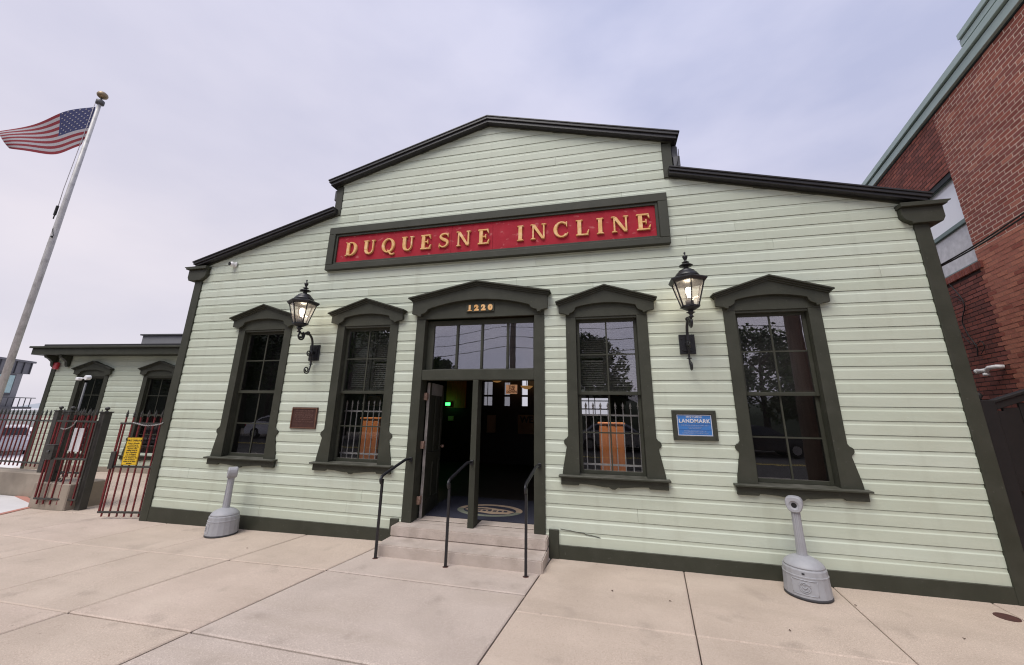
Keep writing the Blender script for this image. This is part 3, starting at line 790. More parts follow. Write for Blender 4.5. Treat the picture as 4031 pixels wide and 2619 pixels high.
for w_, l_ in ((W1, 'leftmost front window, all dark glass'), (W2, 'front window left of the entrance with louvres above and a pine cabinet behind'),
               (W3, 'front window right of the entrance reflecting tree and sky'), (W4, 'rightmost front window reflecting trees and a pole')):
    w_['label'] = l_
# dark sheets added behind W1 and W4 so only reflections show, louvred shutters behind the upper sashes of W2 and W3
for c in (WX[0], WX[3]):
    MB().box(c - 0.45, c + 0.45, 0.30, 0.32, 1.0, 3.25).build('dark_backing', M['shutter'], B)
for c in (WX[1], WX[2]):
    sh = MB()
    for a, b in ((-0.42, -0.01), (0.01, 0.42)):
        for x0, x1 in ((a, a + 0.05), (b - 0.05, b)): sh.box(c + x0, c + x1, 0.20, 0.235, 2.12, 3.22)
        for z0, z1 in ((2.12, 2.19), (2.62, 2.67), (3.16, 3.22)): sh.box(c + a + 0.051, c + b - 0.051, 0.20, 0.235, z0, z1)
    sf = sh.build('shutter_frame', M['shutter'], B)
    lv = MB()
    for a, b in ((-0.42, -0.01), (0.01, 0.42)):
        z = 2.20
        while z < 3.15:
            if not (2.58 < z < 2.67):
                lv.prismX([(0.205, z), (0.210, z - 0.004), (0.232, z + 0.028), (0.227, z + 0.032)], c + a + 0.051, c + b - 0.051)
            z += 0.033
    lv.build('louver_slats', M['louver'], sf)

# ------------------------------------------------------------------ entrance surround
dr = MB()
for sg in (-1, 1):
    dr.prismY([(sg * 0.887, 0.292), (sg * 1.040, 0.292), (sg * 1.040, 3.255), (sg * 0.887, 3.255)], -0.048, -0.0005)
dr.prismY([(-1.040, 3.257), (1.040, 3.257), (1.040, 3.56), (-1.040, 3.56)], -0.048, -0.0005)
door = dr.build('door_surround', M['trim'], B, bevel=0.004)
ears = [(1.03, 3.322), (1.00, 3.312), (0.985, 3.294), (0.945, 3.290), (0.935, 3.330), (0.90, 3.336), (0.865, 3.352), (0.84, 3.372), (0.832, 3.392)]
MB().prismY(hood_poly(1.098, 3.338, 3.545, 0.822, 3.408, 3.532, 3.760, ears), -0.12, -0.049).build('pediment', M['trim'], door, bevel=0.004)
for (d, w2, t0, t1, nm) in ((0.140, 1.108, 0.0, 0.022, 'hood_moulding'), (0.162, 1.125, 0.0225, 0.044, 'hood_moulding'), (0.195, 1.150, 0.0445, 0.068, 'hood_cap')):
    zt = 3.540 - (w2 - 1.098) * 0.196
    MB().prismY([(-w2, zt + t0), (0, 3.755 + t0), (w2, zt + t0), (w2, zt + t1), (0, 3.755 + t1), (-w2, zt + t1)], -d, -0.001).build(nm, M['trim'], door, bevel=0.002)
MB().box(-0.886, 0.886, -0.042, 0.16, 2.292, 2.447).build('transom_bar', M['trim'], door, bevel=0.004)
MB().box(-0.040, 0.046, -0.052, 0.14, 0.275, 2.290).build('door_post', M['trim'], door, bevel=0.003)
for sg in (-1, 1):
    MB().prismY([(sg * 0.888, 0.295), (sg * 0.925, 0.295), (sg * 0.925, 3.25), (sg * 0.888, 3.25)], 0.0, 0.16).build('door_jamb', M['trim'], door)
tf = MB()
tf.box(-0.887, -0.775, 0.07, 0.12, 2.448, 3.25); tf.box(0.855, 0.887, 0.07, 0.12, 2.448, 3.25)
tf.box(-0.774, 0.854, 0.07, 0.12, 3.172, 3.25); tf.box(-0.774, 0.854, 0.07, 0.12, 2.448, 2.470)
tf.build('transom_frame', M['trim'], door, bevel=0.003)
for xm in (-0.372, 0.040, 0.455):
    MB().box(xm - 0.018, xm + 0.018, 0.065, 0.118, 2.471, 3.171).build('transom_muntin', M['trim'], door, bevel=0.003)
for xa, xb in ((-0.774, -0.391), (-0.353, 0.021), (0.059, 0.436), (0.474, 0.854)):
    MB().box(xa, xb, 0.092, 0.095, 2.471, 3.171).build('pane', M['glass'], door)
MB().box(-0.88, 0.88, 0.30, 0.31, 2.46, 3.2).build('transom_backing', M['black'], door)  # plain black sheet backing the transom panes
# open left leaf (hinged on the left jamb, swung inwards)
dl = MB()
ang = R(98)
hx, hy = -0.868, 0.15
ux, uy = math.cos(ang), math.sin(ang)
def leafpt(s_, n_, z): return (hx + ux * s_ + uy * n_, hy + uy * s_ - ux * n_, z)
def leafbox(mb, s0, s1, n0, n1, z0, z1):
    v = [leafpt(a, b, z) for z in (z0, z1) for a, b in ((s0, n0), (s1, n0), (s1, n1), (s0, n1))]
    mb.add(v, [(0, 3, 2, 1), (4, 5, 6, 7), (0, 1, 5, 4), (1, 2, 6, 5), (2, 3, 7, 6), (3, 0, 4, 7)])
leafbox(dl, 0.02, 0.84, 0.0, 0.028, 0.305, 2.27)
leaf = dl.build('door_leaf', M['trim'], B, bevel=0.002)
for s0, s1, z0, z1 in ((0.02, 0.11, 0.305, 2.27), (0.75, 0.84, 0.305, 2.27)):
    q = MB(); leafbox(q, s0, s1, 0.0285, 0.045, z0, z1); q.build('door_stile', M['trim'], leaf)
for z0, z1, mm in ((0.305, 0.52, 'trim'), (1.05, 1.2, 'trim'), (2.08, 2.27, 'oldwhite')):
    q = MB(); leafbox(q, 0.112, 0.748, 0.0285, 0.043, z0, z1); q.build('door_rail', M[mm], leaf)
q = MB(); leafbox(q, 0.40, 0.46, 0.0285, 0.043, 1.201, 2.079); leafbox(q, 0.40, 0.46, 0.0285, 0.043, 0.521, 1.049); q.build('door_stile', M['trim'], leaf)
q = MB(); leafbox(q, 0.008, 0.0195, 0.002, 0.043, 0.31, 2.265); q.build('door_edge', M['dooredge'], leaf)
q = MB(); q.ball(leafpt(0.79, 0.085, 1.25), 0.03); q.tube([leafpt(0.79, 0.045, 1.25), leafpt(0.79, 0.08, 1.25)], 0.012); q.build('handle', M['copper'], leaf)
for z in (0.56, 1.33, 2.05):
    q = MB(); q.box(-0.885, -0.845, 0.085, 0.092, z - 0.055, z + 0.055); q.box(-0.853, -0.842, 0.10, 0.155, z - 0.055, z + 0.055)
    q.tube([(-0.846, 0.095, z - 0.058), (-0.846, 0.095, z + 0.058)], 0.007, 6); q.build('hinge', M['copper'], leaf)

# entrance steps
st = thing('entrance_steps', 'two worn grey concrete steps in front of the double doorway', 'steps', (0, -0.3, 0.03))
MB().box(-1.088, 1.083, -0.585, -0.0, 0.0, 0.162).build('step', M['step'], st, bevel=0.012, seg=2)
MB().box(-1.086, 1.081, -0.245, -0.002, 0.163, 0.290).build('step', M['step'], st, bevel=0.012, seg=2)
MB().box(-0.925, 0.925, 0.0, 0.27, 0.10, 0.291).build('threshold', M['step'], st)
MB().box(-0.885, -0.042, 0.125, 0.33, 0.2915, 0.304).build('threshold_plate', M['step'], st, bevel=0.003)
MB().box(0.048, 0.885, 0.125, 0.33, 0.2915, 0.304).build('threshold_plate', M['step'], st, bevel=0.003)

# ------------------------------------------------------------------ number plate
pn = thing('house_number', 'small dark plate with copper digits above the entrance transom', 'number plate', (0.035, -0.05, 3.39))
MB().box(-0.195, 0.262, -0.068, -0.049, 3.338, 3.462).build('plate', M['trim'], pn, bevel=0.003)
DIG = {'1': [[(-.08, .32), (0.02, .5), (.10, .5), (.10, -.40), (.2, -.42), (.2, -.5), (-.18, -.5), (-.18, -.42), (-.08, -.40), (-.08, .28)]]}
for i, ch in enumerate('1220'):
    text('digit', ch, 0.118, (-0.134 + i * 0.112, -0.0735, 3.400), M['gold'], pn, extrude=0.0055, offset=0.0085, wscale=1.12)
sf = MB()
for i, ch in enumerate('1220'):
    x = -0.134 + i * 0.112
    if ch == '1': sf.box(x - 0.030, x + 0.034, -0.0795, -0.068, 3.356, 3.368)
    if ch == '2': sf.box(x + 0.022, x + 0.034, -0.0797, -0.068, 3.356, 3.384)
sf.build('digit_serif', M['gold'], pn)

# ------------------------------------------------------------------ long signboard with raised serif capitals
sg = thing('signboard', 'long red signboard in dark frame with raised gold capitals high above the entrance', 'signboard', (0, -0.03, 4.64))
x0, x1, z0, z1 = -2.895, 2.903, 4.226, 5.048
fw = 0.135
outer = [(x0, z0), (x1, z0), (x1, z1), (x0, z1)]
MB().box(x0, x1, -0.11, -0.025, z1 - fw, z1).build('frame_rail', M['trim'], sg, bevel=0.006)
MB().box(x0, x1, -0.11, -0.025, z0, z0 + 0.100).build('frame_rail', M['trim'], sg, bevel=0.006)
MB().box(x0, x0 + fw, -0.112, -0.025, z0 + 0.101, z1 - fw - 0.001).build('frame_stile', M['trim'], sg, bevel=0.006)
MB().box(x1 - fw, x1, -0.112, -0.025, z0 + 0.101, z1 - fw - 0.001).build('frame_stile', M['trim'], sg, bevel=0.006)
xa, xb, za, zb = x0 + fw + .001, x1 - fw - .001, z0 + .102, z1 - fw - .002
ins = 0.04
MB().ring([(xa, za), (xb, za), (xb, zb), (xa, zb)], [(xa + ins, za + ins), (xb - ins, za + ins), (xb - ins, zb - ins), (xa + ins, zb - ins)], -0.085, -0.05).build('inner_bead', M['trim'], sg, bevel=0.003)
for a, b in ((xa, -0.52), (-0.516, 0.20), (0.204, xb)):
    MB().box(a, b, -0.056, -0.03, za, zb).build('board_panel', M['red'], sg)

def glyph(ch):
    """pieces in a unit box: height 0..1, returns (list of polygons, width)"""
    P = []; sw = 0.20; th = 0.085; se = 0.075; ov = 0.075
    rect = lambda a, b, c, d: [(a, c), (b, c), (b, d), (a, d)]
    def serif(xc, w, z, up):
        # slab serif with a slight bracket
        h = se
        return [(xc - w / 2, z), (xc + w / 2, z), (xc + w / 2, z + h * 0.62 * up), (xc + w * 0.3, z + h * up * 1.25), (xc - w * 0.3, z + h * up * 1.25), (xc - w / 2, z + h * 0.62 * up)]
    def arcband(cx, cz, ro, rzo, ri, rzi, a0, a1, n=14, dx=0.0):
        o_ = [(cx + ro * math.cos(R(a0 + (a1 - a0) * i / n)), cz + rzo * math.sin(R(a0 + (a1 - a0) * i / n))) for i in range(n + 1)]
        i_ = [(cx + dx + ri * math.cos(R(a0 + (a1 - a0) * i / n)), cz + rzi * math.sin(R(a0 + (a1 - a0) * i / n))) for i in range(n + 1)]
        return [[o_[i], o_[i + 1], i_[i + 1], i_[i]] for i in range(n)]
    strips = []
    if ch == 'I':
        P += [rect(ov, ov + sw, 0.03, 0.97), serif(ov + sw / 2, sw + 2 * ov, 0, 1), serif(ov + sw / 2, sw + 2 * ov, 1, -1)]; wd = sw + 2 * ov
    elif ch == 'L':
        P += [rect(ov, ov + sw, 0.03, 0.97), serif(ov + sw / 2, sw + 2 * ov, 1, -1), rect(0, 0.62, 0, th), [(0.50, th - .01), (0.62, th - .01), (0.66, 0.34), (0.61, 0.34)]]; wd = 0.66
    elif ch == 'E':
        P += [rect(ov, ov + sw, 0.03, 0.97), rect(0, 0.62, 0, th), rect(0, 0.60, 1 - th, 1), rect(ov + sw - .02, 0.46, 0.46, 0.46 + th),
              [(0.50, th - .01), (0.62, th - .01), (0.66, 0.31), (0.61, 0.31)], [(0.49, 1 - th + .01), (0.60, 1 - th + .01), (0.62, 0.71), (0.57, 0.71)], rect(0.41, 0.47, 0.36, 0.65)]; wd = 0.66
    elif ch == 'N':
        t = 0.085
        P += [rect(0.10, 0.10 + t, 0.03, 0.97), rect(0.66, 0.66 + t, 0.03, 0.99), [(0.05, 0.98), (0.245, 0.98), (0.745, 0.0), (0.60, 0.0)], serif(0.10 + t / 2, t + 0.17, 0, 1), serif(0.66 + t / 2, t + 0.17, 1, -1), rect(0.0, 0.2, 1 - th * .75, 1)]; wd = 0.83
    elif ch == 'U':
        P += [rect(ov, ov + sw, 0.32, 0.97), rect(0.585, 0.67, 0.32, 0.97), serif(ov + sw / 2, sw + 2 * ov, 1, -1), serif(0.6275, 0.25, 1, -1)]
        strips += arcband(0.3725, 0.33, 0.2975, 0.345, 0.145, 0.235, 180, 360, 14, 0.06); wd = 0.76
    elif ch == 'D':
        P += [rect(ov, ov + sw, 0.03, 0.97), rect(0, ov + .03, 0, th * .8), rect(0, ov + .03, 1 - th * .8, 1), rect(ov + sw - .02, 0.36, 0, th), rect(ov + sw - .02, 0.36, 1 - th, 1)]
        strips += arcband(0.34, 0.5, 0.42, 0.5, 0.21, 0.415, -90, 90, 16); wd = 0.76
    elif ch in 'QCO':
        a0, a1 = (0, 360) if ch != 'C' else (52, 318)
        strips += arcband(0.42, 0.5, 0.42, 0.52, 0.22, 0.42, a0, a1, 22); wd = 0.84
        if ch == 'Q': P += [[(0.36, 0.22), (0.50, 0.16), (0.62, -0.05), (0.76, -0.13), (0.86, -0.06), (0.84, -0.15), (0.72, -0.22), (0.56, -0.17), (0.42, 0.05)]]
        if ch == 'C':
            P += [rect(0.65, 0.71, 0.66, 1.0), [(0.55, 0.83), (0.68, 0.92), (0.68, 0.80)], [(0.66, 0.16), (0.73, 0.30), (0.76, 0.28), (0.72, 0.14)]]; wd = 0.78
    elif ch == 'S':
        # spine with swelling stroke
        pts = []
        for i in range(25):
            t = i / 24.0
            if t < 0.5:
                a = R(35 + t / 0.5 * 215); pts.append((0.33 + 0.235 * math.cos(a), 0.745 + 0.215 * math.sin(a)))
            else:
                a = R(70 - (t - 0.5) / 0.5 * 215); pts.append((0.30 + 0.245 * math.cos(a), 0.265 + 0.225 * math.sin(a)))
        pts = [(0.545, 0.83), (0.50, 0.90), (0.42, 0.945), (0.32, 0.955), (0.21, 0.925), (0.135, 0.85), (0.12, 0.75), (0.16, 0.66), (0.26, 0.585), (0.37, 0.525), (0.47, 0.46), (0.53, 0.37), (0.535, 0.26), (0.48, 0.14), (0.38, 0.065), (0.27, 0.05), (0.17, 0.09), (0.09, 0.18)]
        n = len(pts)
        prevp = None
        lo, hi = [], []
        for i, (x, z) in enumerate(pts):
            dx = pts[min(i + 1, n - 1)][0] - pts[max(i - 1, 0)][0]; dz = pts[min(i + 1, n - 1)][1] - pts[max(i - 1, 0)][1]
            l = math.hypot(dx, dz); t = i / (n - 1.0)
            wd_ = 0.045 + 0.06 * math.exp(-((t - 0.52) / 0.2) ** 2) + 0.012 * math.exp(-((t - .2) / .1) ** 2)
            lo.append((x - dz / l * wd_, z + dx / l * wd_)); hi.append((x + dz / l * wd_, z - dx / l * wd_))
        for i in range(n - 1): strips.append([lo[i], lo[i + 1], hi[i + 1], hi[i]])
        P += [rect(0.535, 0.59, 0.70, 1.0), rect(0.04, 0.095, 0.0, 0.30)]; wd = 0.63
    return P, strips, wd
def letter(ch, xc, zb, h, yb, root, k):
    P, strips, wd = glyph(ch)
    mb = MB()
    tx = lambda x, z: (xc + (x - wd / 2) * h * 1.17, zb + z * h)
    d = 0.030
    for i, pl in enumerate(P):
        pts = [tx(x, z) for x, z in pl]
        cx = sum(p[0] for p in pts) / len(pts); cz = sum(p[1] for p in pts) / len(pts)
        dd = d + 0.0011 * i
        n = len(pts)
        e = 0.007
        inn = []
        for j in range(n):
            x, z = pts[j]
            l = math.hypot(cx - x, cz - z) + 1e-6
            kx = min(0.3, e * 1.5 / l)
            inn.append((x + (cx - x) * kx, z + (cz - z) * kx))
        v = [(x, yb, z) for x, z in pts] + [(x, yb - dd * 0.62, z) for x, z in pts] + [(x, yb - dd, z) for x, z in inn]
        f = [list(range(2 * n, 3 * n))]
        for j in range(n):
            q = (j + 1) % n
            f += [(j, q, n + q, n + j), (n + j, n + q, 2 * n + q, 2 * n + j)]
        mb.add(v, f)
    if strips:
        n = len(strips)
        dd = d + 0.0009 * (len(P) + 1)
        # band: outer edge, inner edge, raised ridge
        o_ = [s_[0] for s_ in strips] + [strips[-1][1]]; i_ = [s_[3] for s_ in strips] + [strips[-1][2]]
        m = len(o_)
        rows = []
        for fr, yy in ((0.0, yb), (0.0, yb - dd * 0.62), (0.16, yb - dd), (0.84, yb - dd), (1.0, yb - dd * 0.62), (1.0, yb)):
            for (a, b) in zip(o_, i_):
                x, z = tx(a[0] + (b[0] - a[0]) * fr, a[1] + (b[1] - a[1]) * fr)
                rows.append((x, yy, z))
        f = []
        for r_ in range(5):
            for j in range(m - 1):
                f.append((r_ * m + j, r_ * m + j + 1, (r_ + 1) * m + j + 1, (r_ + 1) * m + j))
        f += [[r_ * m for r_ in range(6)], [r_ * m + m - 1 for r_ in range(6)][::-1]]
        mb.add(rows, f)
    mb.build('letter', M['gold'], root)
LH = 0.262
for word, xa_, xb_ in (('DUQUESNE', -2.535, 0.158), ('INCLINE', 0.615, 2.655)):
    wds = [glyph(c)[2] * LH * 1.17 for c in word]
    gap = (xb_ - xa_ - sum(wds)) / (len(word) - 1)
    x = xa_
    for k, c in enumerate(word):
        letter(c, x + wds[k] / 2, 4.478, LH, -0.057, sg, k)
        x += wds[k] + gap

# ------------------------------------------------------------------ wall lanterns
def bez(p, n=10):
    """catmull-rom through points"""
    p = [Vector(q) for q in p]
    out = []
    for i in range(len(p) - 1):
        a = p[max(i - 1, 0)]; b = p[i]; c = p[i + 1]; d = p[min(i + 2, len(p) - 1)]
        for k in range(n):
            t = k / n
            out.append(0.5 * ((2 * b) + (c - a) * t + (2 * a - 5 * b + 4 * c - d) * t * t + (3 * b - a - 3 * c + d) * t ** 3))
    out.append(p[-1])
    return out
def spiral(c, r0, r1, a0, turns, n=26, plane_x=0.0):
    """spiral in the YZ plane"""
    out = []
    for i in range(n + 1):
        t = i / n
        r = r0 + (r1 - r0) * t; a = a0 + turns * 2 * math.pi * t
        out.append((plane_x, c[0] + r * math.cos(a), c[1] + r * math.sin(a)))
    return out
def lantern(cx, label):
    t = thing('wall_lantern', label, 'lamp', (cx, -0.03, 2.75), 0, 'lit wall lanterns flanking the entrance')
    ly = -0.45
    q = MB(); q.box(cx - 0.10, cx + 0.10, -0.05, -0.028, 2.622, 2.888); q.build('wall_plate', M['iron'], t, bevel=0.004)
    oc = [(0.055, 0.10), (0.075, 0.075), (0.062, 0.055), (0.062, -0.055), (0.075, -0.075), (0.055, -0.10), (-0.055, -0.10), (-0.075, -0.075), (-0.062, -0.055), (-0.062, 0.055), (-0.075, 0.075), (-0.055, 0.10)]
    MB().prismY([(cx + x, 2.755 + z) for x, z in oc], -0.066, -0.0505).build('back_plate', M['iron'], t, bevel=0.004)
    arm = bez([(cx, -0.10, 2.47), (cx, -0.085, 2.58), (cx, -0.105, 2.68), (cx, -0.115, 2.78), (cx, -0.115, 2.90), (cx, -0.15, 2.99), (cx, -0.225, 3.045), (cx, -0.30, 3.045), (cx, -0.345, 3.00)])
    q = MB(); q.tube(arm, [0.011 + 0.008 * min(1, i / 30) for i in range(len(arm))], 8)
    q.tube([(cx, -0.06, 2.755), (cx, -0.13, 2.755)], 0.02, 8); q.lathe([(0.026, 2.72), (0.034, 2.735), (0.026, 2.75), (0.034, 2.765), (0.026, 2.78)], 10, (cx, -0.112))
    q.lathe([(0.012, 2.55), (0.034, 2.556), (0.034, 2.564), (0.012, 2.57)], 10, (cx, -0.088))
    q.ball((cx, -0.25, 3.055), 0.036); q.build('arm', M['iron'], t)
    q = MB()
    s_ = spiral((-0.395, 2.985), 0.075, 0.022, R(60), -1.55, 30, cx); q.tube([(cx, ly, 3.06), (cx, ly + 0.01, 3.04)] and s_, 0.015, 8)
    s_ = spiral((-0.165, 2.735), 0.055, 0.014, R(10), -1.4, 24, cx); q.tube(s_, 0.010, 6)
    s_ = spiral((-0.165, 2.455), 0.066, 0.018, R(20), -1.6, 28, cx); q.tube(s_, 0.010, 6)
    q.build('scroll', M['iron'], t)
    q = MB(); q.lathe([(0.016, 3.03), (0.036, 3.045), (0.016, 3.06), (0.03, 3.085), (0.056, 3.098), (0.03, 3.108), (0.03, 3.118), (0.06, 3.13), (0.09, 3.15), (0.113, 3.165)], 18, (cx, ly))
    q.build('base_cup', M['iron'], t)
    hexa = [math.pi / 6 + i * math.pi / 3 for i in range(6)]
    ht = 0.205; hb = 0.108
    q = MB(); q.lathe([(0.125, 3.165), (0.125, 3.18), (0.10, 3.182)], 6, (cx, ly), smooth=False, rot=math.pi / 6); q.build('lower_ring', M['iron'], t)
    q = MB()
    for a in hexa:
        q.bar((cx + hb * math.cos(a), ly + hb * math.sin(a), 3.175), (cx + ht * math.cos(a), ly + ht * math.sin(a), 3.50), 0.014)
    q.build('glazing_bars', M['iron'], t)
    for i in range(6):
        a, b = hexa[i], hexa[(i + 1) % 6]
        k1, k2 = hb * 0.96, ht * 0.96
        v = [(cx + k1 * math.cos(a), ly + k1 * math.sin(a), 3.185), (cx + k1 * math.cos(b), ly + k1 * math.sin(b), 3.185), (cx + k2 * math.cos(b), ly + k2 * math.sin(b), 3.495), (cx + k2 * math.cos(a), ly + k2 * math.sin(a), 3.495)]
        MB().add(v, [(0, 1, 2, 3)]).build('pane', M['lampglass'], t)
    q = MB(); q.lathe([(0.20, 3.485), (0.222, 3.49), (0.248, 3.52), (0.248, 3.532), (0.225, 3.545), (0.15, 3.575)], 6, (cx, ly), smooth=False, rot=math.pi / 6); q.build('eave_ring', M['iron'], t)
    q = MB(); q.lathe([(0.158, 3.565), (0.15, 3.59), (0.125, 3.625), (0.10, 3.645), (0.10, 3.655), (0.07, 3.675), (0.035, 3.685), (0.03, 3.715), (0.07, 3.722), (0.088, 3.732), (0.07, 3.745), (0.03, 3.752), (0.022, 3.77), (0.048, 3.778), (0.03, 3.79), (0.014, 3.80),
                       (0.018, 3.815), (0.032, 3.85), (0.034, 3.865), (0.024, 3.868), (0.012, 3.875), (0.008, 3.90), (0.016, 3.912), (0.008, 3.925), (0.004, 3.93)], 20, (cx, ly)); q.build('domed_cap', M['iron'], t)
    q = MB(); q.lathe([(0.05, 3.20), (0.052, 3.25), (0.02, 3.25), (0.018, 3.30)], 14, (cx, ly)); q.build('bulb_socket', M['greymetal'], t)
    q = MB(); q.ball((cx, ly, 3.385), 0.040, 12, 1.3); q.build('bulb', M['bulb'], t)
    q = MB(); q.lathe([(0.014, 3.255), (0.02, 3.30), (0.03, 3.345)], 10, (cx, ly)); q.build('bulb_neck', M['tube'], t)
    ld = bpy.data.lights.new('lantern_light', 'POINT'); ld.energy = 3.6; ld.color = (1.0, 0.84, 0.60); ld.shadow_soft_size = 0.05
    lo = bpy.data.objects.new('lantern_light', ld); COL.objects.link(lo); lo.parent = t
    lo.location = Vector((cx, ly, 3.40)) - ORG[t]
lantern(-2.905, 'black wall lantern left of the entrance between the two left windows, lit bulb')
lantern(2.99, 'black wall lantern right of the entrance above the blue plaque, lit bulb')

# ------------------------------------------------------------------ plaques
pq = thing('bronze_plaque', 'brown bronze plaque on the siding left of the entrance', 'plaque', (-2.92, -0.03, 1.69))
MB().box(-3.168, -2.676, -0.045, -0.026, 1.520, 1.858).build('plate', M['bronze'], pq, bevel=0.003)
MB().ring([(-3.160, 1.528), (-2.684, 1.528), (-2.684, 1.850), (-3.160, 1.850)], [(-3.145, 1.543), (-2.699, 1.543), (-2.699, 1.835), (-3.145, 1.835)], -0.055, -0.0455).build('raised_rim', M['bronzelt'], pq)
for i, (s_, h) in enumerate((('THE DUQUESNE INCLINE', 0.030), ('HAS BEEN PLACED ON THE', 0.026), ('NATIONAL REGISTER', 0.036), ('OF HISTORIC PLACES', 0.036), ('BY THE UNITED STATES', 0.026), ('DEPARTMENT OF THE INTERIOR', 0.026))):
    text('lettering', s_, h, (-2.922, -0.047, 1.800 - i * 0.034), M['bronzetx'], pq, extrude=0.0015)
pb = thing('blue_plaque', 'blue landmark plaque with white capitals in a dark frame right of the entrance', 'plaque', (2.977, -0.03, 1.70))
MB().ring([(2.713, 1.518), (3.241, 1.518), (3.241, 1.890), (2.713, 1.890)], [(2.768, 1.572), (3.187, 1.572), (3.187, 1.838), (2.768, 1.838)], -0.06, -0.026).build('frame', M['trim'], pb, bevel=0.004)
MB().box(2.769, 3.186, -0.045, -0.027, 1.573, 1.837).build('panel', M['blue'], pb)
MB().ring([(2.772, 1.576), (3.183, 1.576), (3.183, 1.834), (2.772, 1.834)], [(2.780, 1.584), (3.175, 1.584), (3.175, 1.826), (2.780, 1.826)], -0.048, -0.0455).build('border', M['silver'], pb)
text('lettering', 'HISTORIC', 0.036, (2.978, -0.047, 1.806), M['silver'], pb, extrude=0.0015, spacing=1.25, offset=0.0006)
text('lettering', 'LANDMARK', 0.064, (2.978, -0.047, 1.755), M['silver'], pb, extrude=0.002, spacing=1.12, offset=0.0018)
for z in (1.716, 1.646): MB().box(2.782, 3.173, -0.0465, -0.0455, z, z + 0.004).build('rule', M['bluedk'], pb)
for z, h, s_ in ((1.702, 0.024, 'THE DUQUESNE INCLINE 1877'), (1.680, 0.016, 'one of two hillside inclines'), (1.664, 0.016, 'still in daily operation'), (1.630, 0.024, 'PITTSBURGH HISTORY &'), (1.606, 0.024, 'LANDMARKS FOUNDATION')):
    text('lettering', s_, h, (2.978, -0.047, z), M['silverdim'], pb, extrude=0.001)
for x, z in ((2.74, 1.545), (3.214, 1.545), (2.74, 1.862), (3.214, 1.862)):
    MB().tube([(x, -0.061, z), (x, -0.064, z)], 0.006, 6).build('screw', M['iron'], pb)

# ------------------------------------------------------------------ dome camera
dc = thing('security_camera', 'small white dome camera on the siding below the left roof slope', 'camera', (-5.01, -0.03, 4.515))
q = MB(); q.tube([(-4.99, -0.026, 4.518), (-5.00, -0.05, 4.518)], 0.058, 18); q.build('base', M['white'], dc, bevel=0.003)
q = MB(); q.ball((-5.02, -0.085, 4.512), 0.052, 16); q.build('eyeball', M['white'], dc)
q = MB(); q.tube([(-5.028, -0.128, 4.508), (-5.030, -0.137, 4.507)], 0.036, 16); q.build('lens', M['black'], dc)

# ------------------------------------------------------------------ handrails
for hx_, ytop, lab, xw in ((-1.03, -0.63, 'black iron handrail left of the entrance steps', -0.955), (-0.075, -0.65, 'black iron handrail in the middle of the entrance steps', -0.005), (0.91, -0.67, 'black iron handrail right of the entrance steps', 0.965)):
    yb = ytop - 0.03
    t = thing('handrail', lab, 'handrail', (hx_, yb, 0.03), 0, 'handrails of the entrance steps')
    MB().bar((hx_, yb, 0.0), (hx_, yb, 0.955), 0.030, 0.030).build('post', M['rail'], t, bevel=0.003)
    curve = bez([(hx_, yb + 0.005, 0.90), (hx_, yb - 0.030, 0.915), (hx_, yb - 0.042, 0.955), (hx_, yb - 0.015, 0.99), (hx_ + 0.02 * (xw - hx_), yb + 0.06, 1.015), (hx_ + 0.75 * (xw - hx_), yb + 0.43, 1.135), (hx_ + 0.9 * (xw - hx_), yb + 0.50, 1.146), (xw, -0.075, 1.142)], 6)
    MB().tube(curve, 0.021, 8, squash=0.55).build('rail', M['rail'], t)
    MB().box(xw - 0.022, xw + 0.022, -0.076, -0.048, 1.10, 1.165).build('wall_bracket', M['rail'], t, bevel=0.004)
    q = MB(); q.lathe([(0.036, 0.0305), (0.028, 0.0325), (0.02, 0.0335)], 12, (hx_, yb)); q.build('rust_ring', M['rust'], t)

